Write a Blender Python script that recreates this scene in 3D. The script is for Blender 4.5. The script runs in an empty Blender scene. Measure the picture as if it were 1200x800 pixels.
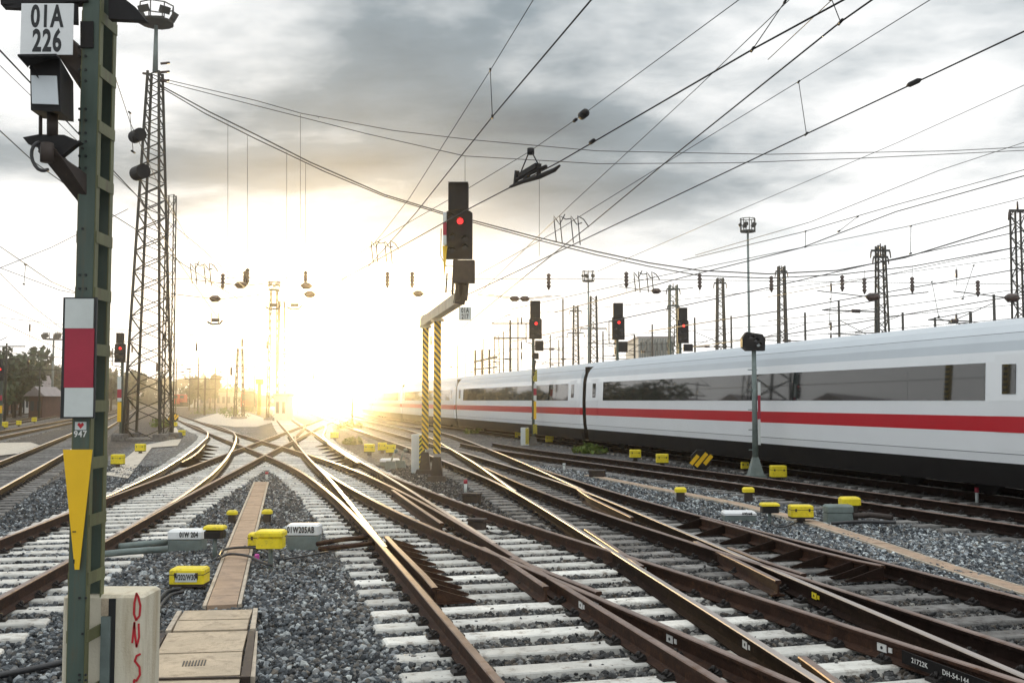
import bpy, math, random
import numpy as np
from mathutils import Vector, Matrix
random.seed(7); rng = np.random.default_rng(11)
C = bpy.context.scene.collection
rad = math.radians
SC = bpy.context.scene
# ------------------------------------------------------------------ camera, light, exposure
F, HZ, CX, CY = 1190.0, 469.0, 600.0, 400.0      # photo calibration (pixels of the 1200x800 photograph)
ZR = 0.20                                        # rail head height above ballast
CZ = 1.956 + ZR                                  # eye height
PITCH = math.atan((HZ - CY) / F)
TH = math.atan(325 / F)                          # bearing of the main tracks, left of the view axis
cam = bpy.data.cameras.new('camera'); co = bpy.data.objects.new('camera', cam); C.objects.link(co)
cam.sensor_width = 36; cam.lens = 36 * F / 1200; cam.clip_end = 6000; cam.clip_start = 0.05
co.location = (0, 0, CZ); co.rotation_euler = (math.pi / 2 + PITCH, 0, 0)
SC.camera = co
SC.view_settings.view_transform = 'Standard'; SC.view_settings.look = 'None'
SC.view_settings.exposure = 0.0; SC.view_settings.gamma = 1.0; SC.view_settings.use_curve_mapping = False
SC.render.film_transparent = False
SC.cycles.max_bounces = 6; SC.cycles.volume_bounces = 1; SC.cycles.transparent_max_bounces = 8
SC.cycles.use_denoising = True

SUN_AZ = math.atan((402 - CX) / F)               # sun low ahead, slightly left
SUN_EL = rad(2.3)
sund = Vector((math.sin(SUN_AZ) * math.cos(SUN_EL), math.cos(SUN_AZ) * math.cos(SUN_EL), math.sin(SUN_EL)))
sl = bpy.data.lights.new('sun', 'SUN'); sl.energy = 2.1; sl.angle = rad(2.0); sl.color = (1.0, 0.70, 0.30)
so = bpy.data.objects.new('sun', sl); C.objects.link(so)
so.rotation_euler = (-sund).to_track_quat('-Z', 'Y').to_euler()

W = bpy.data.worlds.new('World'); SC.world = W; W.use_nodes = True
OFF1 = (18.1756, 20.1510, 0)
def build_world():
    nt = W.node_tree; N = nt.nodes; L = nt.links; N.clear()
    out = N.new('ShaderNodeOutputWorld'); bg = N.new('ShaderNodeBackground'); bg2 = N.new('ShaderNodeBackground'); add = N.new('ShaderNodeAddShader')
    sky = N.new('ShaderNodeTexSky'); sky.sky_type = 'NISHITA'; sky.sun_disc = False
    sky.sun_elevation = SUN_EL; sky.sun_rotation = SUN_AZ; sky.air_density = 1.2; sky.dust_density = 2.0
    L.new(sky.outputs[0], bg.inputs[0]); bg.inputs[1].default_value = 0.06
    tc = N.new('ShaderNodeTexCoord')
    def math_(op, a, b=None, clamp=False):
        n = N.new('ShaderNodeMath'); n.operation = op; n.use_clamp = clamp
        for i, v in enumerate((a, b)):
            if v is None: continue
            if isinstance(v, (int, float)): n.inputs[i].default_value = v
            else: L.new(v, n.inputs[i])
        return n.outputs[0]
    nrm = N.new('ShaderNodeVectorMath'); nrm.operation = 'NORMALIZE'; L.new(tc.outputs['Generated'], nrm.inputs[0])
    sep = N.new('ShaderNodeSeparateXYZ'); L.new(nrm.outputs[0], sep.inputs[0])
    zc = math_('MAXIMUM', sep.outputs[2], 0.0)
    den = math_('ADD', zc, 0.16)
    px = math_('DIVIDE', sep.outputs[0], den); py = math_('DIVIDE', sep.outputs[1], den)
    cmb = N.new('ShaderNodeCombineXYZ'); L.new(px, cmb.inputs[0]); L.new(math_('MULTIPLY', py, 1.25), cmb.inputs[1]); cmb.inputs[2].default_value = 3.7
    def noise(vec, scale, det, rough, off=None, dist=0.0):
        n = N.new('ShaderNodeTexNoise'); n.inputs['Scale'].default_value = scale; n.inputs['Detail'].default_value = det
        n.inputs['Roughness'].default_value = rough; n.inputs['Distortion'].default_value = dist
        if off:
            m = N.new('ShaderNodeVectorMath'); m.operation = 'ADD'; m.inputs[1].default_value = off; L.new(vec, m.inputs[0]); vec = m.outputs[0]
        L.new(vec, n.inputs['Vector']); return n.outputs[0]
    n1 = noise(cmb.outputs[0], 0.85, 7, 0.5, OFF1, 0.3)
    n2 = noise(cmb.outputs[0], 2.6, 5, 0.55, (7.1, 3.3, 0))
    v = math_('ADD', math_('MULTIPLY', n1, 0.72), math_('MULTIPLY', n2, 0.28))
    ramp = N.new('ShaderNodeValToRGB'); L.new(v, ramp.inputs[0])
    e = ramp.color_ramp.elements
    e[0].position = 0.36; e[0].color = (0.14, 0.195, 0.24, 1)
    e[1].position = 0.585; e[1].color = (1.22, 1.23, 1.23, 1)
    k = ramp.color_ramp.elements.new(0.46); k.color = (0.30, 0.375, 0.43, 1)
    k = ramp.color_ramp.elements.new(0.52); k.color = (0.74, 0.79, 0.82, 1)
    # the low sky is a bright veil, thinning out by 17 degrees up
    veil = N.new('ShaderNodeMapRange'); veil.interpolation_type = 'SMOOTHSTEP'
    veil.inputs['From Min'].default_value = 0.09; veil.inputs['From Max'].default_value = 0.21
    veil.inputs['To Min'].default_value = 0.86; veil.inputs['To Max'].default_value = 0.0
    L.new(sep.outputs[2], veil.inputs['Value'])
    mx = N.new('ShaderNodeMix'); mx.data_type = 'RGBA'; L.new(veil.outputs[0], mx.inputs['Factor'])
    L.new(ramp.outputs[0], mx.inputs['A']); mx.inputs['B'].default_value = (1.58, 1.62, 1.64, 1)
    # overhead (out of the picture) the cloud sheet is even and bright
    top = N.new('ShaderNodeMapRange'); top.interpolation_type = 'SMOOTHSTEP'
    top.inputs['From Min'].default_value = 0.42; top.inputs['From Max'].default_value = 0.75
    L.new(sep.outputs[2], top.inputs['Value'])
    mx2 = N.new('ShaderNodeMix'); mx2.data_type = 'RGBA'; L.new(top.outputs[0], mx2.inputs['Factor'])
    L.new(mx.outputs['Result'], mx2.inputs['A']); mx2.inputs['B'].default_value = (1.55, 1.6, 1.62, 1)
    # brightness of the sky towards the sun
    dot = N.new('ShaderNodeVectorMath'); dot.operation = 'DOT_PRODUCT'; L.new(nrm.outputs[0], dot.inputs[0]); dot.inputs[1].default_value = sund
    d = math_('MAXIMUM', dot.outputs['Value'], 0.0)
    g1 = math_('MULTIPLY', math_('POWER', d, 900.0), 6.0)
    g2 = math_('MULTIPLY', math_('POWER', d, 60.0), 0.35)
    g = math_('ADD', g1, g2)
    gl = N.new('ShaderNodeMix'); gl.data_type = 'RGBA'; gl.blend_type = 'MULTIPLY'; gl.inputs['Factor'].default_value = 1
    L.new(g, gl.inputs['A']); gl.inputs['B'].default_value = (1.0, 0.80, 0.48, 1)
    ad = N.new('ShaderNodeMix'); ad.data_type = 'RGBA'; ad.blend_type = 'ADD'; ad.inputs['Factor'].default_value = 1; ad.clamp_result = False
    L.new(mx2.outputs['Result'], ad.inputs['A']); L.new(gl.outputs['Result'], ad.inputs['B'])
    L.new(ad.outputs['Result'], bg2.inputs[0]); bg2.inputs[1].default_value = 1.0
    mxs = N.new('ShaderNodeMixShader'); mxs.inputs[0].default_value = 0.93      # the cloud sheet covers nearly all of the blue sky
    L.new(bg.outputs[0], mxs.inputs[1]); L.new(bg2.outputs[0], mxs.inputs[2]); L.new(mxs.outputs[0], out.inputs[0])
build_world()

# ------------------------------------------------------------------ helpers
def ray(px, py):
    c, s = math.cos(PITCH), math.sin(PITCH)
    X, Zc = px - CX, CY - py
    return X, F * c - Zc * s, F * s + Zc * c
def G(px, py, z=0.0):                            # photo pixel -> point of a horizontal plane
    X, Y, Z = ray(px, py); t = (z - CZ) / Z
    return Vector((X * t, Y * t, z))
def D(px, py, Y0):                               # photo pixel -> point at forward distance Y0
    X, Y, Z = ray(px, py); t = Y0 / Y
    return Vector((X * t, Y0, CZ + Z * t))
ct, st = math.cos(TH), math.sin(TH)
def SU(s, u, z=0.0):                             # track coordinates: along, across
    return Vector((-st * s + ct * u, ct * s + st * u, z))
def tosu(p): return (-st * p.x + ct * p.y, ct * p.x + st * p.y)
VS = SU(1, 0); VU = SU(0, 1)

def tag(o, label=None, cat=None, group=None, kind=None):
    if label: o['label'] = label
    if cat: o['category'] = cat
    if group: o['group'] = group
    if kind: o['kind'] = kind
    return o
def empty(name, loc, label, cat, group=None):
    o = bpy.data.objects.new(name, None); C.objects.link(o); o.location = loc; o.empty_display_size = 0.1
    return tag(o, label, cat, group)
def wloc(o):
    v = Vector((0, 0, 0))
    while o is not None: v = v + Vector(o.location); o = o.parent
    return v
class MB:
    """collects shapes given in world coordinates and links them as one mesh"""
    def __init__(s): s.v = []; s.f = []; s.m = []; s.sm = []
    def add(s, vs, fs, m=0, smooth=False):
        b = len(s.v); s.v += [tuple(v) for v in vs]
        for f in fs: s.f.append(tuple(b + i for i in f)); s.m.append(m); s.sm.append(smooth)
        return s
    def obox(s, c, ax, ay, az, m=0, taper=1.0):  # half axes; taper scales the top
        c, ax, ay, az = Vector(c), Vector(ax), Vector(ay), Vector(az); vs = []
        for k in (-1, 1):
            t = taper if k > 0 else 1.0
            for i, j in ((-1, -1), (1, -1), (1, 1), (-1, 1)): vs.append(c + ax * i * t + ay * j * t + az * k)
        return s.add(vs, [(3, 2, 1, 0), (4, 5, 6, 7), (0, 1, 5, 4), (1, 2, 6, 5), (2, 3, 7, 6), (3, 0, 4, 7)], m)
    def box(s, c, sz, rz=0.0, m=0, taper=1.0):
        cr, sr = math.cos(rz), math.sin(rz)
        return s.obox(c, Vector((cr, sr, 0)) * sz[0] / 2, Vector((-sr, cr, 0)) * sz[1] / 2, (0, 0, sz[2] / 2), m, taper)
    def bbox(s, c, sz, rz=0.0, m=0, b=0.01):     # box with chamfered upright edges and top
        x, y, h = sz[0] / 2, sz[1] / 2, sz[2]
        def ring(k, z): return [(-x + k, -y), (x - k, -y), (x, -y + k), (x, y - k), (x - k, y), (-x + k, y), (-x, y - k), (-x, -y + k)], z
        rings = [ring(b, -h / 2), ring(b, h / 2 - b)]
        cr, sr = math.cos(rz), math.sin(rz); vs = []
        for r, z in rings:
            for a, c_ in r: vs.append((c[0] + a * cr - c_ * sr, c[1] + a * sr + c_ * cr, c[2] + z))
        r, z = ring(b, h / 2)
        for a, c_ in r:
            a *= (x - b) / x; c_ *= (y - b) / y
            vs.append((c[0] + a * cr - c_ * sr, c[1] + a * sr + c_ * cr, c[2] + h / 2))
        fs = [tuple(range(7, -1, -1)), tuple(range(16, 24))]
        for q in (0, 8):
            for i in range(8): fs.append((q + i, q + (i + 1) % 8, q + 8 + (i + 1) % 8, q + 8 + i))
        return s.add(vs, fs, m)
    def bar(s, p, q, w, h=None, m=0, up=(0, 0, 1)):
        p, q = Vector(p), Vector(q); d = q - p; L_ = d.length
        if L_ < 1e-6: return s
        d /= L_; h = w if h is None else h; up = Vector(up)
        if abs(d.dot(up)) > 0.99: up = Vector((0, 1, 0)) if abs(d.y) < 0.9 else Vector((1, 0, 0))
        a = d.cross(up).normalized(); b = a.cross(d).normalized()
        return s.obox((p + q) / 2, a * w / 2, b * h / 2, d * L_ / 2, m)
    def tube(s, pts, r, n=6, m=0, smooth=True, caps=True):
        pts = [Vector(p) for p in pts]; vs = []; fs = []
        rr = r if isinstance(r, (list, tuple)) else [r] * len(pts)
        d0 = (pts[1] - pts[0]).normalized(); ref = Vector((0, 0, 1)) if abs(d0.z) < 0.9 else Vector((1, 0, 0))
        for i, p in enumerate(pts):
            d = (pts[min(i + 1, len(pts) - 1)] - pts[max(i - 1, 0)]).normalized()
            a = d.cross(ref)
            if a.length < 1e-4: a = d.cross(Vector((0, 1, 0)))
            a.normalize(); b = a.cross(d).normalized(); ref = -b if False else b
            for k in range(n):
                t = 2 * math.pi * k / n; vs.append(p + (a * math.cos(t) + b * math.sin(t)) * rr[i])
        for i in range(len(pts) - 1):
            for k in range(n): fs.append((i * n + k, i * n + (k + 1) % n, (i + 1) * n + (k + 1) % n, (i + 1) * n + k))
        if caps: fs += [tuple(range(n - 1, -1, -1)), tuple((len(pts) - 1) * n + k for k in range(n))]
        return s.add(vs, fs, m, smooth)
    def prism(s, poly, off, m=0):                # closed polygon swept by a vector
        n = len(poly); off = Vector(off); vs = [Vector(p) for p in poly] + [Vector(p) + off for p in poly]
        fs = [tuple(range(n - 1, -1, -1)), tuple(range(n, 2 * n))] + [(i, (i + 1) % n, n + (i + 1) % n, n + i) for i in range(n)]
        return s.add(vs, fs, m)
    def build(s, name, mats, parent=None):
        me = bpy.data.meshes.new(name); o = bpy.data.objects.new(name, me)
        base = wloc(parent) if parent is not None else Vector((0, 0, 0))
        v = np.array(s.v, dtype=float) - np.array(base)
        loc = Vector((0, 0, 0))
        if parent is None and len(v):
            mn, mxx = v.min(0), v.max(0); loc = Vector(((mn[0] + mxx[0]) / 2, (mn[1] + mxx[1]) / 2, mn[2])); v = v - np.array(loc)
        me.from_pydata(v.tolist(), [], s.f); me.update()
        for m in (mats if isinstance(mats, (list, tuple)) else [mats]): me.materials.append(m)
        me.polygons.foreach_set('material_index', s.m); me.polygons.foreach_set('use_smooth', s.sm)
        o.location = loc; C.objects.link(o)
        if parent is not None: o.parent = parent
        return o

def mat(name, col, rough=0.7, metal=0.0, var=0.15, scale=3.0, col2=None, thr=(0.45, 0.62), bump=0.0, bscale=30.0, spec=0.5, streak=False, emit=None):
    m = bpy.data.materials.new(name); m.use_nodes = True; nt = m.node_tree; N = nt.nodes; L = nt.links
    b = N['Principled BSDF']; b.inputs['Roughness'].default_value = rough; b.inputs['Metallic'].default_value = metal
    b.inputs['Specular IOR Level'].default_value = spec
    tc = N.new('ShaderNodeTexCoord'); vec = tc.outputs['Object']
    if streak:
        mp = N.new('ShaderNodeMapping'); mp.inputs['Scale'].default_value = (1, 1, 0.12); L.new(vec, mp.inputs[0]); svec = mp.outputs[0]
    else: svec = vec
    n = N.new('ShaderNodeTexNoise'); n.inputs['Scale'].default_value = scale; n.inputs['Detail'].default_value = 6; n.inputs['Roughness'].default_value = 0.65
    L.new(svec, n.inputs['Vector'])
    r = N.new('ShaderNodeValToRGB'); L.new(n.outputs[0], r.inputs[0]); e = r.color_ramp.elements
    c = Vector(col)
    e[0].position = 0.3; e[0].color = (*(c * (1 - var)), 1); e[1].position = 0.7; e[1].color = (*(c * (1 + var)), 1)
    colo = r.outputs[0]
    if col2 is not None:
        n2 = N.new('ShaderNodeTexNoise'); n2.inputs['Scale'].default_value = scale * 2.3; n2.inputs['Detail'].default_value = 8; n2.inputs['Roughness'].default_value = 0.7
        L.new(svec, n2.inputs['Vector'])
        r2 = N.new('ShaderNodeMapRange'); r2.inputs['From Min'].default_value = thr[0]; r2.inputs['From Max'].default_value = thr[1]; L.new(n2.outputs[0], r2.inputs['Value'])
        mx = N.new('ShaderNodeMix'); mx.data_type = 'RGBA'; L.new(r2.outputs[0], mx.inputs['Factor']); L.new(colo, mx.inputs['A']); mx.inputs['B'].default_value = (*col2, 1)
        colo = mx.outputs['Result']
    L.new(colo, b.inputs['Base Color'])
    if bump:
        n3 = N.new('ShaderNodeTexNoise'); n3.inputs['Scale'].default_value = bscale; n3.inputs['Detail'].default_value = 5; L.new(vec, n3.inputs['Vector'])
        bp = N.new('ShaderNodeBump'); bp.inputs['Strength'].default_value = bump; bp.inputs['Distance'].default_value = 0.01; L.new(n3.outputs[0], bp.inputs['Height']); L.new(bp.outputs[0], b.inputs['Normal'])
    if emit: b.inputs['Emission Color'].default_value = (*emit[0], 1); b.inputs['Emission Strength'].default_value = emit[1]
    return m
M = dict(
    rust=mat('rusty_rail_steel', (0.038, 0.017, 0.010), 0.7, 0.0, 0.45, 5, (0.085, 0.038, 0.018), (0.52, 0.7), 0.5, 60, spec=0.22),
    darkrail=mat('dark_rail_steel', (0.016, 0.009, 0.007), 0.85, 0.0, 0.4, 5, (0.04, 0.022, 0.015), (0.55, 0.7), 0.4, 60, spec=0.08),
    head=mat('worn_rail_head', (0.26, 0.19, 0.16), 0.4, 0.8, 0.25, 2.5, (0.16, 0.085, 0.05), (0.5, 0.68)),
    headshine=mat('polished_rail_head', (0.50, 0.44, 0.40), 0.3, 0.9, 0.1, 2.5, (0.35, 0.25, 0.18), (0.6, 0.8)),
    clip=mat('black_rail_clip', (0.018, 0.015, 0.014), 0.55, 0.3, 0.3, 20),
    conc=mat('pale_concrete', (0.70, 0.69, 0.64), 0.85, 0, 0.16, 4, (0.26, 0.22, 0.18), (0.52, 0.70), 0.5, 45),
    concdark=mat('grimy_concrete', (0.20, 0.195, 0.185), 0.85, 0, 0.3, 4, (0.07, 0.06, 0.055), (0.48, 0.66), 0.6, 45),
    trough=mat('brown_trough_concrete', (0.40, 0.285, 0.20), 0.9, 0, 0.2, 3, (0.25, 0.19, 0.14), (0.5, 0.7), 0.4, 60),
    trough_edge=mat('pale_trough_concrete', (0.50, 0.43, 0.34), 0.9, 0, 0.2, 4, (0.3, 0.24, 0.18), (0.5, 0.7), 0.4, 60),
    plate=mat('checker_lid_concrete', (0.50, 0.41, 0.30), 0.85, 0, 0.18, 4, (0.28, 0.22, 0.16), (0.5, 0.72), 0.8, 120),
    cream=mat('weathered_cream_concrete', (0.62, 0.57, 0.45), 0.85, 0, 0.12, 3, (0.42, 0.34, 0.22), (0.5, 0.72), 0.4, 60, streak=True),
    green=mat('mast_green_paint', (0.06, 0.09, 0.072), 0.55, 0.0, 0.35, 4, (0.10, 0.07, 0.035), (0.52, 0.72), 0.1, 40, streak=True),
    olive=mat('mast_olive_edge', (0.125, 0.13, 0.06), 0.6, 0.0, 0.3, 4, (0.09, 0.07, 0.04), (0.5, 0.7), 0.2, 40, streak=True),
    black=mat('black_signal_paint', (0.014, 0.013, 0.014), 0.6, 0.0, 0.3, 6, spec=0.25),
    brownblack=mat('brown_black_iron', (0.035, 0.024, 0.019), 0.65, 0.0, 0.4, 6, (0.12, 0.08, 0.05), (0.6, 0.75)),
    lattice=mat('dark_lattice_steel', (0.028, 0.032, 0.03), 0.75, 0.0, 0.3, 3, (0.05, 0.03, 0.02), (0.5, 0.7), spec=0.2),
    galv=mat('galvanised_steel', (0.16, 0.20, 0.19), 0.6, 0.1, 0.25, 5),
    white=mat('white_enamel', (0.78, 0.80, 0.80), 0.4, 0, 0.05, 6),
    signgrey=mat('sign_white_weathered', (0.60, 0.64, 0.62), 0.45, 0, 0.08, 5),
    red=mat('sign_red', (0.36, 0.018, 0.045), 0.5, 0, 0.1, 5),
    yellow=mat('sign_yellow', (0.86, 0.52, 0.006), 0.45, 0, 0.05, 4, (0.45, 0.22, 0.02), (0.68, 0.75)),
    yel=mat('yellow_box_paint', (0.80, 0.64, 0.012), 0.5, 0, 0.14, 7, (0.30, 0.20, 0.06), (0.55, 0.72), 0.15, 60),
    ink=mat('black_lettering', (0.012, 0.014, 0.016), 0.5, 0, 0.1),
    chalk=mat('white_chalk_marking', (0.75, 0.75, 0.72), 0.8, 0, 0.1),
    graff=mat('red_spray_paint', (0.50, 0.02, 0.03), 0.6, 0, 0.15, 12),
    wire=mat('dark_overhead_wire', (0.022, 0.02, 0.02), 0.5, 0.4, 0.2),
    insul=mat('brown_insulator', (0.05, 0.022, 0.015), 0.25, 0, 0.3),
    cable=mat('black_rubber_cable', (0.02, 0.02, 0.022), 0.45, 0, 0.2),
    lamp=mat('red_signal_lens', (0.6, 0.01, 0.01), 0.3, 0, 0, emit=((1.0, 0.02, 0.02), 2.5)),
    lens=mat('dark_signal_lens', (0.03, 0.03, 0.035), 0.15, 0, 0.1),
    glasslamp=mat('frosted_lamp_glass', (0.70, 0.75, 0.78), 0.25, 0, 0.08, 3),
    twhite=mat('train_white_paint', (0.82, 0.85, 0.87), 0.22, 0, 0.02, 1.0, spec=0.6),
    troof=mat('train_roof_grey', (0.52, 0.57, 0.61), 0.35, 0, 0.04, 1.0),
    tred=mat('train_red_stripe', (0.50, 0.004, 0.016), 0.3, 0, 0.04, 1.0),
    tglass=mat('train_window_glass', (0.012, 0.014, 0.014), 0.03, 0, 0.1, 1.0, spec=0.9),
    tdark=mat('train_underbody', (0.010, 0.009, 0.009), 0.75, 0, 0.3, 2.0, spec=0.15),
    tseam=mat('train_seam', (0.10, 0.11, 0.12), 0.5, 0, 0.1),
    lred=mat('loco_red_paint', (0.50, 0.03, 0.02), 0.4, 0, 0.1, 1.0),
    bark=mat('tree_bark', (0.07, 0.05, 0.035), 0.9, 0, 0.3, 6),
    leaf=mat('dark_tree_foliage', (0.045, 0.075, 0.025), 0.7, 0, 0.5, 0.6, (0.02, 0.035, 0.015), (0.45, 0.6)),
    bush=mat('bright_shrub_foliage', (0.11, 0.17, 0.02), 0.7, 0, 0.4, 1.2, (0.05, 0.08, 0.02), (0.5, 0.65)),
    wall=mat('pale_building_render', (0.62, 0.62, 0.60), 0.8, 0, 0.08, 0.3),
    shedw=mat('brown_shed_boards', (0.10, 0.045, 0.035), 0.8, 0, 0.25, 1.0),
    shedr=mat('grey_shed_roof', (0.30, 0.27, 0.27), 0.8, 0, 0.15, 1.0),
    win=mat('dark_window_glass', (0.05, 0.065, 0.075), 0.15, 0, 0.1),
    tent=mat('white_tent_fabric', (0.78, 0.78, 0.76), 0.7, 0, 0.05, 0.5),
    sand=mat('pale_sandy_ground', (0.55, 0.50, 0.42), 0.95, 0, 0.12, 1.6, (0.30, 0.26, 0.21), (0.5, 0.68), 0.5, 40),
    carwhite=mat('white_car_paint', (0.75, 0.76, 0.77), 0.25, 0, 0.02),
    tyre=mat('black_tyre', (0.02, 0.02, 0.02), 0.8, 0, 0.1),
    magenta=mat('magenta_marker', (0.6, 0.08, 0.4), 0.5, 0, 0.1),
)
def vary(m, lo, hi):                              # every sleeper its own tone
    nt = m.node_tree; N = nt.nodes; L = nt.links; b = N['Principled BSDF']; src = b.inputs['Base Color'].links[0].from_socket
    oi = N.new('ShaderNodeObjectInfo'); mr = N.new('ShaderNodeMapRange'); mr.inputs['To Min'].default_value = lo; mr.inputs['To Max'].default_value = hi; L.new(oi.outputs['Random'], mr.inputs['Value'])
    mx = N.new('ShaderNodeMix'); mx.data_type = 'RGBA'; mx.blend_type = 'MULTIPLY'; mx.inputs['Factor'].default_value = 1; L.new(src, mx.inputs['A']); L.new(mr.outputs[0], mx.inputs['B']); L.new(mx.outputs['Result'], b.inputs['Base Color'])
vary(M['conc'], .66, 1.12); vary(M['concdark'], .55, 1.25)
def stripes(name, c1, c2, period, slope=1.0, axis=0, rough=0.45):
    m = bpy.data.materials.new(name); m.use_nodes = True; nt = m.node_tree; N = nt.nodes; L = nt.links; b = N['Principled BSDF']
    tc = N.new('ShaderNodeTexCoord'); sp = N.new('ShaderNodeSeparateXYZ'); L.new(tc.outputs['Object'], sp.inputs[0])
    a = N.new('ShaderNodeMath'); a.operation = 'MULTIPLY'; a.inputs[1].default_value = slope; L.new(sp.outputs[axis], a.inputs[0])
    s_ = N.new('ShaderNodeMath'); s_.operation = 'ADD'; L.new(a.outputs[0], s_.inputs[0]); L.new(sp.outputs[2], s_.inputs[1])
    d = N.new('ShaderNodeMath'); d.operation = 'DIVIDE'; d.inputs[1].default_value = period; L.new(s_.outputs[0], d.inputs[0])
    fr = N.new('ShaderNodeMath'); fr.operation = 'FRACT'; L.new(d.outputs[0], fr.inputs[0])
    gt = N.new('ShaderNodeMath'); gt.operation = 'GREATER_THAN'; gt.inputs[1].default_value = 0.5; L.new(fr.outputs[0], gt.inputs[0])
    n = N.new('ShaderNodeTexNoise'); n.inputs['Scale'].default_value = 9; n.inputs['Detail'].default_value = 5
    L.new(tc.outputs['Object'], n.inputs['Vector'])
    mx = N.new('ShaderNodeMix'); mx.data_type = 'RGBA'; L.new(gt.outputs[0], mx.inputs['Factor']); mx.inputs['A'].default_value = (*c1, 1); mx.inputs['B'].default_value = (*c2, 1)
    mr = N.new('ShaderNodeMapRange'); mr.inputs['From Min'].default_value = 0.3; mr.inputs['From Max'].default_value = 0.7; mr.inputs['To Min'].default_value = 0.75; mr.inputs['To Max'].default_value = 1.1; L.new(n.outputs[0], mr.inputs['Value'])
    m2 = N.new('ShaderNodeMix'); m2.data_type = 'RGBA'; m2.blend_type = 'MULTIPLY'; m2.inputs['Factor'].default_value = 1; L.new(mx.outputs['Result'], m2.inputs['A']); L.new(mr.outputs[0], m2.inputs['B'])
    L.new(m2.outputs['Result'], b.inputs['Base Color']); b.inputs['Roughness'].default_value = rough
    return m
M['stripe'] = stripes('yellow_black_stripes', (0.75, 0.50, 0.02), (0.05, 0.045, 0.03), 0.17, 1.2)
M['stripe_s'] = stripes('fine_yellow_black_stripes', (0.78, 0.66, 0.03), (0.03, 0.03, 0.03), 0.13, -1.0)

def text_mb(txt, size, origin, ax, ay, sx=0.75, bold=0.0, align='CENTER', depth=0.0015):
    """lettering as mesh: glyph outlines of the built-in font laid on the plane origin + ax + ay"""
    cu = bpy.data.curves.new('lettering', 'FONT'); cu.body = txt; cu.size = size; cu.align_x = align; cu.align_y = 'CENTER'; cu.offset = bold; cu.extrude = depth
    cu.space_line = 0.92; cu.space_character = 1.12; cu.resolution_u = 4
    o = bpy.data.objects.new('lettering', cu); C.objects.link(o)
    dg = bpy.context.evaluated_depsgraph_get(); me = bpy.data.meshes.new_from_object(o.evaluated_get(dg))
    mb = MB(); ax, ay = Vector(ax).normalized(), Vector(ay).normalized(); az = ax.cross(ay)
    mb.add([Vector(origin) + ax * v.co.x * sx + ay * v.co.y + az * v.co.z for v in me.vertices], [tuple(p.vertices) for p in me.polygons])
    bpy.data.objects.remove(o); bpy.data.curves.remove(cu); bpy.data.meshes.remove(me)
    return mb
def ico(r, c, sq=(1, 1, 1), jit=0.0, sub=0):
    t = (1 + 5 ** .5) / 2
    v = np.array([(-1, t, 0), (1, t, 0), (-1, -t, 0), (1, -t, 0), (0, -1, t), (0, 1, t), (0, -1, -t), (0, 1, -t), (t, 0, -1), (t, 0, 1), (-t, 0, -1), (-t, 0, 1)], float)
    v /= np.linalg.norm(v[0]); return v
ICOF = np.array([(0, 11, 5), (0, 5, 1), (0, 1, 7), (0, 7, 10), (0, 10, 11), (1, 5, 9), (5, 11, 4), (11, 10, 2), (10, 7, 6), (7, 1, 8), (3, 9, 4), (3, 4, 2), (3, 2, 6), (3, 6, 8), (3, 8, 9), (4, 9, 5), (2, 4, 11), (6, 2, 10), (8, 6, 7), (9, 8, 1)])
ICOV = ico(1, 0)
OCTV = np.array([(1, 0, 0), (-1, 0, 0), (0, 1, 0), (0, -1, 0), (0, 0, 1), (0, 0, -1)], float)
OCTF = np.array([(0, 2, 4), (2, 1, 4), (1, 3, 4), (3, 0, 4), (2, 0, 5), (1, 2, 5), (3, 1, 5), (0, 3, 5)])
def np_mesh(name, V, T, mats):
    me = bpy.data.meshes.new(name); me.vertices.add(len(V)); me.vertices.foreach_set('co', V.astype(np.float32).ravel())
    n = T.shape[1]; me.loops.add(T.size); me.loops.foreach_set('vertex_index', T.astype(np.int32).ravel())
    me.polygons.add(len(T)); me.polygons.foreach_set('loop_start', np.arange(0, T.size, n, dtype=np.int32)); me.polygons.foreach_set('loop_total', np.full(len(T), n, dtype=np.int32))
    me.polygons.foreach_set('use_smooth', np.zeros(len(T), dtype=bool))
    me.update(calc_edges=True)
    for m in mats: me.materials.append(m)
    o = bpy.data.objects.new(name, me); C.objects.link(o); return o

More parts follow.
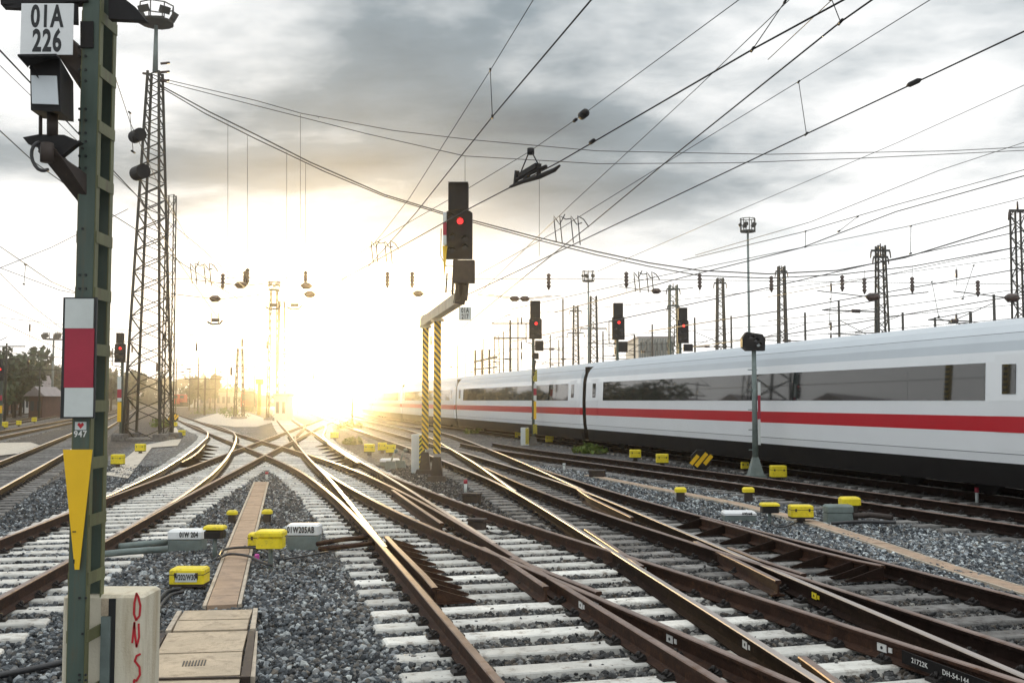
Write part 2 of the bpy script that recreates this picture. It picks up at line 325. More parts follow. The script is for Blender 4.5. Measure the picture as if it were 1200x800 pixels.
# ------------------------------------------------------------------ ground
def gravel_mat(name, scale, island, tint=(1, 1, 1)):
    m = bpy.data.materials.new(name); m.use_nodes = True; nt = m.node_tree; N = nt.nodes; L = nt.links; b = N['Principled BSDF']
    b.inputs['Roughness'].default_value = 0.8; b.inputs['Specular IOR Level'].default_value = 0.4
    tc = N.new('ShaderNodeTexCoord')
    if island: g = N.new('ShaderNodeNewGeometry'); val = g.outputs['Random Per Island']
    else:
        vo = N.new('ShaderNodeTexVoronoi'); vo.inputs['Scale'].default_value = scale; L.new(tc.outputs['Object'], vo.inputs['Vector'])
        sp = N.new('ShaderNodeSeparateColor'); L.new(vo.outputs['Color'], sp.inputs[0]); val = sp.outputs[0]
    r = N.new('ShaderNodeValToRGB'); L.new(val, r.inputs[0]); e = r.color_ramp.elements
    e[0].position = 0.0; e[0].color = (0.02, 0.022, 0.024, 1); e[1].position = 1.0; e[1].color = (0.72, 0.74, 0.70, 1)
    for p, c in ((0.3, (0.07, 0.078, 0.085, 1)), (0.55, (0.15, 0.165, 0.175, 1)), (0.7, (0.22, 0.19, 0.155, 1)), (0.86, (0.36, 0.39, 0.41, 1))):
        k = e.new(p); k.color = c
    # broad zones: pale washed stones on the right, oily dark ones between the left tracks
    sep = N.new('ShaderNodeSeparateXYZ'); L.new(tc.outputs['Object'], sep.inputs[0])
    uu = N.new('ShaderNodeMath'); uu.operation = 'MULTIPLY'; uu.inputs[1].default_value = ct; L.new(sep.outputs[0], uu.inputs[0])
    vv = N.new('ShaderNodeMath'); vv.operation = 'MULTIPLY_ADD'; vv.inputs[1].default_value = st; L.new(sep.outputs[1], vv.inputs[0]); L.new(uu.outputs[0], vv.inputs[2])
    zr = N.new('ShaderNodeMapRange'); zr.inputs['From Min'].default_value = -14; zr.inputs['From Max'].default_value = 16; L.new(vv.outputs[0], zr.inputs['Value'])
    zz = N.new('ShaderNodeValToRGB'); L.new(zr.outputs[0], zz.inputs[0]); e = zz.color_ramp.elements
    f = lambda u: (u + 14) / 30
    e[0].position = 0; e[0].color = (0.55, 0.48, 0.42, 1); e[1].position = 1; e[1].color = (0.7, 0.7, 0.72, 1)
    for u, c in ((-9, (0.5, 0.42, 0.36)), (-5, (0.42, 0.36, 0.33)), (-4.3, (0.85, 0.88, 0.92)), (1.0, (1, 1.02, 1.05)), (2.2, (0.82, 0.78, 0.74)), (4.5, (0.62, 0.575, 0.54)), (7.8, (0.42, 0.395, 0.38)), (8.5, (1.25, 1.3, 1.35)), (11.2, (1.25, 1.3, 1.35)), (12, (0.6, 0.58, 0.56))):
        k = e.new(f(u)); k.color = (*c, 1)
    n = N.new('ShaderNodeTexNoise'); n.inputs['Scale'].default_value = 0.5; n.inputs['Detail'].default_value = 5; L.new(tc.outputs['Object'], n.inputs['Vector'])
    mr = N.new('ShaderNodeMapRange'); mr.inputs['From Min'].default_value = 0.3; mr.inputs['From Max'].default_value = 0.7; mr.inputs['To Min'].default_value = 0.75; mr.inputs['To Max'].default_value = 1.2; L.new(n.outputs[0], mr.inputs['Value'])
    a = N.new('ShaderNodeMix'); a.data_type = 'RGBA'; a.blend_type = 'MULTIPLY'; a.inputs['Factor'].default_value = 1; L.new(r.outputs[0], a.inputs['A']); L.new(zz.outputs[0], a.inputs['B'])
    a2 = N.new('ShaderNodeMix'); a2.data_type = 'RGBA'; a2.blend_type = 'MULTIPLY'; a2.inputs['Factor'].default_value = 1; L.new(a.outputs['Result'], a2.inputs['A']); L.new(mr.outputs[0], a2.inputs['B'])
    dk = N.new('ShaderNodeMix'); dk.data_type = 'RGBA'; dk.blend_type = 'MULTIPLY'; dk.inputs['Factor'].default_value = 1; L.new(a2.outputs['Result'], dk.inputs['A']); dk.inputs['B'].default_value = (0.68, 0.68, 0.68, 1)
    L.new(dk.outputs['Result'], b.inputs['Base Color'])
    if not island:
        bp = N.new('ShaderNodeBump'); bp.inputs['Strength'].default_value = 1.0; bp.inputs['Distance'].default_value = 0.04
        iv = N.new('ShaderNodeMath'); iv.operation = 'SUBTRACT'; iv.inputs[0].default_value = 1; L.new(vo.outputs['Distance'], iv.inputs[1]); L.new(iv.outputs[0], bp.inputs['Height']); L.new(bp.outputs[0], b.inputs['Normal'])
    return m
gm_far = gravel_mat('ballast_surface', 16.0, False)
gm_stone = gravel_mat('ballast_stone', 1.0, True)
g = MB(); XS = [-3000, -400, -80, -30, -12, 0, 12, 30, 80, 400, 3000]; YS = [-60, -5, 5, 15, 40, 80, 200, 600, 3500]
vs = [(x, y, -0.035) for y in YS for x in XS]; nx = len(XS)
g.add(vs, [(j * nx + i, j * nx + i + 1, (j + 1) * nx + i + 1, (j + 1) * nx + i) for j in range(len(YS) - 1) for i in range(nx - 1)])
go = g.build('ground', gm_far); go['kind'] = 'structure'; go.data.transform(Matrix.Translation(go.location)); go.location = (0, 0, 0)

def stones(n, y0, y1, rmin, rmax, V0, F0, zc, seed, xy=None):
    r = np.random.default_rng(seed)
    y = np.sqrt(r.random(n) * (y1 ** 2 - y0 ** 2) + y0 ** 2); x = (r.random(n) * 2 - 1) * (0.535 * y + 0.4)
    u = ct * x + st * y
    keep = (u > -4.6) & (u < 14.6)
    x, y = x[keep], y[keep]; n = len(x)
    if xy is not None: x, y = xy; n = len(x); u = x
    rad_ = rmin + (rmax - rmin) * r.random(n) ** 1.6
    und = 0.008 * np.sin(x * 2.3 + 1) * np.cos(y * 1.9) + 0.006 * np.sin(x * 5.1 + y * 4.3)
    z = zc + und + r.normal(0, 0.006, n) - rad_ * 0.25
    nv = len(V0)
    P_ = V0[None] * (0.78 + 0.4 * r.random((n, nv, 1)))
    P_ = P_ * np.stack([0.8 + 0.6 * r.random(n), 0.65 + 0.5 * r.random(n), 0.5 + 0.45 * r.random(n)], 1)[:, None, :]
    q = r.normal(size=(n, 4)); q /= np.linalg.norm(q, axis=1)[:, None]; w, a, b, c = q.T
    R_ = np.stack([1 - 2 * (b * b + c * c), 2 * (a * b - w * c), 2 * (a * c + w * b), 2 * (a * b + w * c), 1 - 2 * (a * a + c * c), 2 * (b * c - w * a), 2 * (a * c - w * b), 2 * (b * c + w * a), 1 - 2 * (a * a + b * b)], 1).reshape(n, 3, 3)
    P_ = np.einsum('nij,nkj->nki', R_, P_) * rad_[:, None, None] + np.stack([x, y, z], 1)[:, None, :]
    T = F0[None] + (np.arange(n) * nv)[:, None, None]
    return P_.reshape(-1, 3), T.reshape(-1, 3)
parts = [stones(88000, 7.0, 16.5, 0.019, 0.044, ICOV, ICOF, -0.008, 1), stones(120000, 16.0, 34, 0.032, 0.05, OCTV, OCTF, -0.012, 2)]
V = np.concatenate([parts[0][0], parts[1][0]]); T = np.concatenate([parts[0][1], parts[1][1] + len(parts[0][0])])
bo = np_mesh('gravel', V, T, [gm_stone]); tag(bo, 'grey crushed stone ballast lying between the tracks', 'gravel', kind='stuff')

# ------------------------------------------------------------------ tracks
def smooth_line(ctrl, s0, s1, ds=0.5, sig=2.0):
    s = np.arange(s0 - 6 * sig, s1 + 6 * sig, ds); cs = np.array([c[0] for c in ctrl], float); cu = np.array([c[1] for c in ctrl], float)
    u = np.interp(s, cs, cu)
    k0 = (cu[1] - cu[0]) / (cs[1] - cs[0]); u = np.where(s < cs[0], cu[0] + (s - cs[0]) * k0, u)
    k1 = (cu[-1] - cu[-2]) / (cs[-1] - cs[-2]); u = np.where(s > cs[-1], cu[-1] + (s - cs[-1]) * k1, u)
    k = np.exp(-0.5 * (np.arange(-int(3 * sig / ds), int(3 * sig / ds) + 1) * ds / sig) ** 2); k /= k.sum()
    us = np.convolve(u, k, 'same'); ok = (s >= s0 - 1e-6) & (s <= s1 + 1e-6)
    return s[ok], us[ok]
GA = 0.7535
PROF = [(-.075, -.172), (.075, -.172), (.075, -.160), (.022, -.146), (.009, -.135), (.009, -.045), (.034, -.036), (.036, -.010), (.030, -.001), (-.030, -.001), (-.036, -.010), (-.034, -.036), (-.009, -.045), (-.009, -.135), (-.022, -.146), (-.075, -.160)]
def sweep_rail(mb, pts, dz=0.0, capped=True):
    """pts: list of (x, y) world"""
    n = len(PROF); vs = []; fs = []; ms = []
    P_ = [Vector((p[0], p[1], 0)) for p in pts]
    for i, p in enumerate(P_):
        d = (P_[min(i + 1, len(P_) - 1)] - P_[max(i - 1, 0)]).normalized(); a = Vector((d.y, -d.x, 0))
        for (w, h) in PROF: vs.append(p + a * w + Vector((0, 0, ZR + h + dz)))
    b = len(mb.v); mb.v += [tuple(v) for v in vs]
    for i in range(len(P_) - 1):
        for k in range(n):
            k2 = (k + 1) % n
            mb.f.append((b + i * n + k, b + i * n + k2, b + (i + 1) * n + k2, b + (i + 1) * n + k)); mb.m.append(1 if k in (7, 8, 9) else 0); mb.sm.append(False)
    if capped:
        mb.f.append(tuple(b + k for k in range(n))); mb.m.append(0); mb.sm.append(False)
        mb.f.append(tuple(b + (len(P_) - 1) * n + k for k in range(n - 1, -1, -1))); mb.m.append(0); mb.sm.append(False)
TRACKS = [
 # key, control (s,u), s0, s1, sleeper kind, head material, label
 ('A', [(4, 2.5), (6.5, 2.56), (10, 2.64), (14, 2.72), (18, 2.78), (22, 2.76), (28, 2.62), (33, 2.30), (38, 1.85), (45, 1.2), (52, .5), (62, -.45), (75, -1.75), (90, -3.1), (106, -4.4), (136, -7.1), (180, -11)], 3.5, 180, 'conc', 'head', 'rusty track on bright pale sleepers that carries the ribbed guard rail'),
 ('E', [(10, 2.64), (14, 2.74), (19, 2.90), (26, 3.10), (34, 3.20), (50, 3.6), (66, 4.05), (82, 4.4), (110, 5.1), (150, 6.6), (258, 11), (500, 22)], 13.5, 500, 'conc', 'headshine', 'track of shiny rails running straight on towards the low sun'),
 ('B', [(4, 4.75), (6, 4.58), (8, 4.42), (10, 4.26), (12, 4.08), (14, 3.87), (18, 3.52), (22, 3.34), (26, 3.2), (34, 3.17), (40, 3.3)], 3.5, 33, 'conc', 'head', 'rusty track diverging from the bright pale sleepers towards the unlit joint rail'),
 ('C', [(4, 4.4), (6, 4.68), (7.8, 4.94), (9.4, 5.13), (11, 5.34), (12.6, 5.55), (14.8, 5.84), (18.6, 6.32), (21.8, 6.70), (25, 6.95), (28, 7.12), (32, 7.33), (37, 7.58), (41, 7.75), (60, 8.4), (110, 10.2), (258, 15.5), (500, 26)], 3.5, 500, 'concdark', 'headshine', 'dark sleepered track whose joint rail bears chalk writing'),
 ('T6', [(4, 6.76), (6, 6.8), (10, 6.85), (14, 6.88), (18, 6.95), (22, 7.2), (26, 7.55), (30, 7.98), (36, 8.7)], 3.5, 29.5, 'concdark', 'head', 'dark sleepered track with slanting ribs along its outer rail'),
 ('T5', [(19, 6.35), (21, 6.62), (25, 7.2), (31, 8.07), (38, 8.95), (48, 10.2), (56, 11.1), (70, 12.2), (110, 13.3), (160, 16), (258, 21), (500, 34)], 21, 500, 'concdark', 'headshine', 'track cutting across the others towards the white train'),
 ('K', [(10, 12.75), (13, 12.65), (16.6, 12.53), (21, 12.27), (25, 11.98), (29, 11.65), (34, 11.2), (38, 10.8), (44, 10.7), (55, 11.2)], 8, 46, 'concdark', 'head', 'rusty track next to the white train, beyond the strip of pale ballast'),
 ('T', [(-20, 16.0), (60, 16.0), (80, 16.1), (120, 17.3), (170, 20.7), (258, 27.5), (500, 50)], -14, 400, 'concdark', 'headshine', 'track the white train stands on'),
 ('L1', [(4, -3.85), (11, -3.0), (15, -2.5), (21, -1.8), (24, -1.42), (38, .37), (52, 2.2), (65, 3.88), (82, 6.1), (108, 9.5), (139, 13.6)], 4, 112, 'conc', 'head', 'track running from the green signal mast through the diamond crossing'),
 ('L2', [(14, -2.6), (16, -2.4), (22, -1.75), (29, -1.25), (36, -.98), (45, -.75), (57, -.6), (66, -.78), (79, -1.7), (100, -3.9), (123, -6.1)], 16, 108, 'conc', 'headshine', 'curved track bending away round the pale sandy patch'),
 ('F', [(44, 3.42), (50, 3.62), (58, 4.05), (65, 4.75), (74, 5.6), (84, 6.4), (100, 8.4)], 46, 82, 'conc', 'head', 'short curved link between the diamond crossing and the sunlit track'),
 ('Mt', [(8, -4.5), (25, -5.75), (38, -6.6), (64, -8.45), (86, -10.1), (147, -14.5), (260, -23)], 10, 260, 'concdark', 'headshine', 'track with two bright rail heads on dark ground beside the lattice tower'),
 ('N1', [(30, -11.2), (60, -12.9), (115, -15.7), (260, -25)], 26, 260, 'concdark', 'head', 'second yard track out from the lattice tower, with a yellow box beside it'),
 ('N2', [(30, -14.5), (60, -16.8), (115, -20.5), (260, -32)], 26, 260, 'concdark', 'head', 'yard track in front of the parked white cars'),
 ('N3', [(50, -21), (90, -24), (130, -27.5), (260, -40)], 46, 260, 'concdark', 'head', 'outermost yard track beside the trees and brown shed'),
]
tinfo = {}; lines = {}
for i, (key, ctrl, s0, s1, smat, hmat, label) in enumerate(TRACKS):
    s, u = smooth_line(ctrl, s0, s1, 0.5, 1.8)
    lines[key] = (s, u)
    mid = SU(s[0], u[0], 0)
    root = empty('railway_track', mid, label, 'railway track', 'tracks fanning out across the yard')
    tinfo[key] = root
    # thin out points far away
    idx = [0]
    for j in range(1, len(s)):
        step = 1.0 if s[j] < 80 else (4.0 if s[j] < 180 else 12.0)
        if s[j] - s[idx[-1]] >= step or j == len(s) - 1: idx.append(j)
    for side in (-1, 1):
        pts = []
        for j in idx:
            j0, j1 = max(j - 1, 0), min(j + 1, len(s) - 1); k = (u[j1] - u[j0]) / (s[j1] - s[j0]); nn = math.sqrt(1 + k * k)
            p = SU(s[j] - side * GA * k / nn, u[j] + side * GA / nn); pts.append((p.x, p.y))
        mb = MB(); sweep_rail(mb, pts, 0.0013 * i)
        mb.build('rail', [M['rust'] if smat == 'conc' else M['darkrail'], M[hmat]], root)
# sleepers: across every track, joined to one long bearer where tracks overlap
def sleeper_mb(mb, sk, a, b, rails, w, dz, skew):
    top = 0.030 + dz; wt, wb = w / 2, w / 2 + 0.03
    def pt(u, ds, z): return SU(sk + ds + skew * (u - (a + b) / 2), u, z)
    e = 0.035
    vs = []
    for u_, z_, ww in ((a - e, -0.12, wb), (a, top - 0.012, wt), (a + 0.02, top, wt - 0.012), (b - 0.02, top, wt - 0.012), (b, top - 0.012, wt), (b + e, -0.12, wb)):
        vs += [pt(u_, -ww, z_), pt(u_, ww, z_)]
    n = len(vs)
    prof_l = [0, 2, 4, 6, 8, 10]; prof_r = [1, 3, 5, 7, 9, 11]
    fs = [(2 * i, 2 * i + 2, 2 * i + 3, 2 * i + 1) for i in range(5)]
    # side walls
    vb = [pt(a - e, -wb, -0.12), pt(b + e, -wb, -0.12), pt(a - e, wb, -0.12), pt(b + e, wb, -0.12)]
    vm = [pt(a, -wt, top - 0.012), pt(b, -wt, top - 0.012), pt(a, wt, top - 0.012), pt(b, wt, top - 0.012)]
    base = len(vs); vs += vb + vm
    fs += [(base, base + 1, base + 5, base + 4), (base + 3, base + 2, base + 6, base + 7), (base + 4, base + 5, 6, 4), (base + 7, base + 6, 5, 7)]
    mb.add(vs, fs, 0)
    if rails is None: return
    for ur in rails:
        for sd in (-1, 1):
            c = SU(sk, ur + sd * 0.118, top + 0.012)
            mb.obox(c, VU * 0.05, VS * 0.065, (0, 0, 0.014), 1)
            mb.obox(SU(sk, ur + sd * 0.088, top + 0.036), VU * 0.028, VS * 0.05, (0, 0, 0.011), 1, 0.8)
            mb.tube([SU(sk, ur + sd * 0.112, top + 0.02), SU(sk, ur + sd * 0.112, top + 0.075)], 0.017, 6, 1)
            mb.tube([SU(sk - 0.05, ur + sd * 0.135, top + 0.026), SU(sk - 0.055, ur + sd * 0.10, top + 0.05), SU(sk - 0.03, ur + sd * 0.075, top + 0.05)], 0.009, 4, 1)
            mb.tube([SU(sk + 0.05, ur + sd * 0.135, top + 0.026), SU(sk + 0.055, ur + sd * 0.10, top + 0.05), SU(sk + 0.03, ur + sd * 0.075, top + 0.05)], 0.009, 4, 1)
smats = {k[0]: k[4] for k in TRACKS}
owned = {k[0]: [] for k in TRACKS}
sk = 3.7
while sk < 210:
    iv = []
    for (key, ctrl, s0, s1, *_r) in TRACKS:
        s, u = lines[key]
        if s[0] <= sk <= s[-1]:
            uc = float(np.interp(sk, s, u)); kk = float((np.interp(sk + 1, s, u) - np.interp(sk - 1, s, u)) / 2); iv.append([uc - 1.3, uc + 1.3, [key], [uc - GA, uc + GA], kk])
    iv.sort(key=lambda r: r[0]); out = []
    for cls in (0, 1):
        mine = []
        for r in iv:
            if (smats[r[2][0]] != 'conc') != bool(cls): continue
            if mine and r[0] < mine[-1][1] + 0.12 and mine[-1][2][0] not in ('T',) and 'T' not in r[2]:
                o_ = mine[-1]; o_[1] = max(o_[1], r[1]); o_[2] += r[2]; o_[3] += r[3]
            else: mine.append(r)
        if cls:                                   # grimy bearers butt against the pale ones
            for r in mine:
                for q in pale:
                    if r[0] < q[1] + .09 and r[1] > q[1]: r[0] = q[1] + .09
                    elif r[1] > q[0] - .09 and r[0] < q[0]: r[1] = q[0] - .09
                    elif r[0] >= q[0] and r[1] <= q[1]: r[1] = r[0]
            mine = [r for r in mine if r[1] - r[0] > .3]
            for r in mine: r[3] = [x for x in r[3] if r[0] + .1 < x < r[1] - .1]
        else: pale = mine
        out += mine
    for r in out:
        if r[1] - r[0] > 6.5 and False: pass
        skew = -r[4] if len(r[2]) == 1 else -r[4] * 0.5
        key = r[2][0]
        owned[key].append((sk + random.uniform(-.012, .012), r[0] + random.uniform(-.03, .03), r[1] + random.uniform(-.03, .03), r[3], skew))
    sk += 0.6 if sk < 110 else 1.2
for key, lst in owned.items():
    sm_ = M[smats[key]]; rest = MB()
    for n_, (s_, a, b, rails, skew) in enumerate(lst):
        dz = random.uniform(-.004, .003)
        mixed = smats[key]
        mm = sm_
        if key == 'B' or key == 'A' or key == 'E':
            mm = M['conc']
        if n_ < 98:
            mb = MB(); sleeper_mb(mb, s_, a, b, rails if s_ < 60 else None, 0.25, dz, skew * 0.6)
            mb.build('sleeper', [mm, M['clip']], tinfo[key])
        else: sleeper_mb(rest, s_, a, b, None, 0.25, dz, skew * 0.6)
    if rest.v: tag(rest.build('sleeper', [sm_, M['clip']], tinfo[key]), kind='stuff')

sx_ = []
for key, lst in owned.items():
    for s_, a, b, rails, skew in lst:
        if s_ < 16 and random.random() < .8:
            for _ in range(int(rng.integers(0, 6))):
                p = SU(s_ + random.uniform(-.1, .1), random.uniform(a, b)); sx_.append((p.x, p.y))
sx_ = np.array(sx_); V, T = stones(10, 1, 2, 0.008, 0.022, ICOV, ICOF, 0.042, 5, (sx_[:, 0], sx_[:, 1]))
tag(np_mesh('gravel', V, T, [gm_stone]), 'stray stones lying on top of the sleepers', 'gravel', kind='stuff')

def rail_piece(key, px, name='wing_rail', mi='head', z=0.004):
    pts = [G(x, y, ZR) for x, y in px]; s_ = [tosu(p) for p in pts]; P2 = []
    for i in range(len(pts) - 1):
        for k in range(4): P2.append(pts[i].lerp(pts[i + 1], k / 4))
    P2.append(pts[-1]); mb = MB(); sweep_rail(mb, [(p.x, p.y) for p in P2], z)
    return mb.build(name, [M['rust'], M[mi]], tinfo[key])
rail_piece('A', [(566, 640), (590, 653), (640, 686)], z=-0.004)
rail_piece('B', [(600, 652), (640, 668), (702, 692)], z=-0.005)
rail_piece('C', [(815, 633), (865, 656), (912, 679)], z=-0.005)
rail_piece('T6', [(855, 640), (892, 655), (942, 671)], z=-0.005)
rail_piece('B', [(687, 619), (716, 638), (752, 662)], z=-0.005)
rail_piece('T6', [(668, 566), (692, 582), (741, 605)], z=-0.007)
rail_piece('E', [(460, 573), (485, 590), (518, 612)], z=-0.006)
rail_piece('C', [(940, 767), (957, 779), (985, 800), (1002, 812)], z=-0.007)
# ribbed guard rails
def ribbed_guard(key, px, rib_vec, n, name='guard_rail'):
    pts = [G(x, y, ZR + 0.01) for x, y in px]; mb = MB(); sweep_rail(mb, [(p.x, p.y) for p in pts], 0.012)
    o = mb.build(name, [M['rust'], M['head']], tinfo[key])
    for k in range(n):
        rb = MB()
        t = k / (n - 1) * (len(pts) - 1); i = min(int(t), len(pts) - 2); p = pts[i].lerp(pts[i + 1], t - i)
        d = (pts[i + 1] - pts[i]).normalized(); r_ = Vector(rib_vec)
        poly = [p + Vector((0, 0, -0.17)), p + Vector((0, 0, -0.012)), p + r_ * 0.35 + Vector((0, 0, -0.06)), p + r_ + Vector((0, 0, -0.15)), p + r_ + Vector((0, 0, -0.17))]
        rb.prism([q + r_.normalized() * 0.012 for q in poly], d * 0.025)
        rb.bar(p + r_ * 0.05 + Vector((0, 0, -0.163)), p + r_ + Vector((0, 0, -0.163)), 0.1, 0.012)
        rb.build('rib', M['rust'] if key == 'A' else M['darkrail'], o)
ribbed_guard('A', [(453, 628), (464, 640), (480, 656), (497, 673), (510, 688)], VU * 0.42, 9)
ribbed_guard('T6', [(822, 606), (880, 622), (940, 640), (1000, 655), (1035, 662)], VU * -0.5, 9)
ribbed_guard('L2', [(212, 541), (222, 536), (232, 529), (240, 520)], VU * 0.6, 8)
ribbed_guard('E', [(384, 519), (396, 527), (408, 535), (420, 542)], VU * -0.55, 8)
# chalk writing and paint marks on rail webs
def web_text(key, txt, p0, p1, size, m='chalk', name='chalk_writing'):
    a, b = G(*p0, ZR), G(*p1, ZR); ax = (b - a).normalized(); ax.z = 0
    if ax.x < 0: ax = -ax; a, b = b, a
    nrm = ax.cross(Vector((0, 0, 1))).normalized()
    if nrm.y > 0: nrm = -nrm
    o = text_mb(txt, size, a + nrm * 0.045 - Vector((0, 0, 0.085)), ax, (0, 0, 1), 1.0, 0.0, 'LEFT', 0.0015)
    return o.build(name, M[m], tinfo[key])
pl = MB(); a, b = G(1062, 756, ZR), G(1192, 803, ZR); ax = (b - a).normalized(); nn = ax.cross(Vector((0, 0, 1)))
if nn.y > 0: nn = -nn
pl.obox((a + b) / 2 + nn * 0.037 - Vector((0, 0, 0.082)), ax * (b - a).length / 2, nn * 0.006, (0, 0, 0.05)); pl.build('fish_plate', M['tdark'], tinfo['B'])
for w_, dx_ in (('21722K', .12), ('DH-54-144', .48)): text_mb(w_, 0.056, a + ax * dx_ + nn * 0.0455 - Vector((0, 0, 0.082)), ax, (0, 0, 1), 1.0, 0.0, 'LEFT', 0.001).build('chalk_writing', M['chalk'], tinfo['B'])
for key, p in (('A', (680, 708)), ('B', (712, 708)), ('B', (820, 745)), ('C', (905, 752)), ('C', (1040, 757)), ('T6', (954, 697)), ('A', (758, 664)), ('C', (985, 695))):
    q = G(p[0], p[1], ZR - 0.08); s_, u_ = tosu(q); best = None
    for k in ('A', 'B', 'C', 'T6'):
        ss, uu = lines[k]
        for sd in (-1, 1):
            ur = float(np.interp(s_, ss, uu)) + sd * GA
            if best is None or abs(ur - u_) < abs(best[1] - u_): best = (k, ur)
    k, ur = best; ss, uu = lines[k]; sl_ = float((np.interp(s_ + .5, ss, uu) - np.interp(s_ - .5, ss, uu))); ax = (VS + VU * sl_).normalized(); nn = (VU * -1 + VS * sl_).normalized()
    mk = MB(); mk.obox(SU(s_, ur, ZR - 0.085) + nn * 0.012, ax * 0.055, nn * 0.004, (0, 0, 0.032)); mk.obox(SU(s_, ur, ZR - 0.085) + nn * 0.012 - ax * 0.10, ax * 0.02, nn * 0.004, (0, 0, 0.02))
    mk.tube([SU(s_, ur, ZR - 0.085) + nn * 0.012, SU(s_, ur, ZR - 0.085) + nn * 0.019], .014, 8, 1, False)
    mk.build('paint_mark', [M['chalk'] if p[0] != 954 else M['yel'], M['ink']], tinfo[k])

# pale sandy patches and walkway
def patch(name, px, z, m='sand'):
    pts = [G(x, y, z) for x, y in px]; mb = MB(); mb.add(pts, [tuple(range(len(pts)))]); o = mb.build(name, M[m]); o['kind'] = 'structure'; return o
patch('path', [(222, 493), (262, 482), (292, 484), (322, 494), (300, 500), (276, 500), (250, 497)], 0.004)
patch('path', [(236, 515), (262, 508), (272, 512), (264, 528), (246, 536), (216, 548), (225, 534)], 0.008)
patch('path', [(200, 486), (206, 500), (214, 512), (208, 522), (178, 524), (150, 560), (122, 556), (165, 522), (196, 516), (200, 504)], 0.006)
patch('path', [(-40, 519), (36, 518), (52, 523), (30, 530), (-40, 538)], 0.005)  # sandy strip; the sunlight falling on it is painted in as pale ground

# cable troughs
def trough(name, label, pts, w, lid=0.5, top=0.045, m='trough'):
    root = empty(name, pts[0], label, 'cable trough', 'concrete cable troughs beside the tracks')
    for i in range(len(pts) - 1):
        a, b = pts[i], pts[i + 1]; d = (b - a); L_ = d.length; d.normalize(); n = Vector((d.y, -d.x, 0)); k = max(1, int(L_ / lid))
        for j in range(k):
            c = a + d * (L_ * (j + 0.5) / k); mb = MB()
            mb.obox(c + Vector((0, 0, top - 0.06 + random.uniform(-.003, .003))), n * w * 0.37, d * (L_ / k / 2 - 0.004), (0, 0, 0.055)); mb.build('lid', M[m], root)
        e = MB()
        for sd in (-1, 1): e.obox((a + b) / 2 + n * sd * w * 0.44 + Vector((0, 0, top - 0.055)), n * w * 0.045, d * L_ / 2, (0, 0, 0.052))
        e.build('edge_strip', M['trough_edge'], root)
    return root
trough('cable_trough', 'narrow brown concrete cable trough between the two lettered white boxes', [G(260, 713), G(282, 640), G(306, 566)], 0.40)
trough('cable_trough', 'long brown cable trough sunk in pale ballast by the green switch machine', [G(1240, 706), G(1130, 672), G(1030, 638), G(950, 612), G(860, 590), G(760, 571), G(690, 557)], 0.30, 0.6, 0.03)
# wide chamber with checker lids
ch = empty('cable_chamber', G(240, 760), 'wide concrete cable chamber with steel edged lids and a small grating', 'cable chamber')
def quad_slab(name, px, z, h, m, parent):
    pts = [G(x, y, z) for x, y in px]; mb = MB(); mb.prism(pts, (0, 0, -h)); return mb.build(name, m, parent)
quad_slab('lid', [(209, 726), (292, 724), (296, 713.5), (216, 715)], 0.06, 0.1, M['plate'], ch)
quad_slab('lid', [(203, 738.5), (289, 736.5), (291.6, 725.2), (208, 727)], 0.062, 0.1, M['plate'], ch)
quad_slab('lid', [(184, 765), (284, 762), (290, 738.8), (197, 741)], 0.07, 0.11, M['plate'], ch)
quad_slab('lid', [(166, 794), (281, 790), (284, 763.2), (182, 766.4)], 0.07, 0.11, M['plate'], ch)
quad_slab('lid', [(150, 830), (276, 826), (281, 793), (162, 797)], 0.06, 0.1, M['plate'], ch)
quad_slab('edge_strip', [(293, 736), (299, 736), (302, 712), (297, 712)], 0.062, 0.1, M['trough_edge'], ch)
quad_slab('edge_strip', [(194, 738), (200, 738), (213, 715), (208, 715)], 0.062, 0.1, M['trough_edge'], ch)
for px in ([(282, 792), (293, 792), (299, 738.5), (291.5, 738.5)], [(166, 778), (172, 783), (195, 741), (186, 741)]): quad_slab('steel_edge', px, 0.078, 0.1, M['brownblack'], ch)
quad_slab('edge_strip', [(293.6, 792), (299, 792), (302, 739), (299.8, 739)], 0.06, 0.1, M['trough_edge'], ch)
gr = MB()
for k in range(8):
    a, b = G(214 + k * 3.6, 780 - k * .15, 0.0725), G(216 + k * 3.6, 774 - k * .2, 0.0725); gr.bar(a, b, 0.012, 0.004)
gr.build('grating', M['ink'], ch)
bx = MB(); a, b = G(150, 795.5, 0.072), G(292, 792.5, 0.072); bx.bar(a, b, 0.03, 0.012); bx.build('steel_edge', M['brownblack'], ch)

# ------------------------------------------------------------------ haze
hz = MB(); hz.box((0, 225, 30), (1300, 620, 64.0)); ho = hz.build('haze', []); tag(ho, 'thin warm haze hanging over the rail yard', 'haze', kind='stuff')
hm = bpy.data.materials.new('haze_air'); hm.use_nodes = True; nt = hm.node_tree; nt.nodes.clear()
o_ = nt.nodes.new('ShaderNodeOutputMaterial'); pv = nt.nodes.new('ShaderNodeVolumePrincipled')
pv.inputs['Color'].default_value = (1.0, 0.97, 0.93, 1); pv.inputs['Density'].default_value = 0.0008; pv.inputs['Anisotropy'].default_value = 0.964
nt.links.new(pv.outputs[0], o_.inputs['Volume']); ho.data.materials.append(hm)

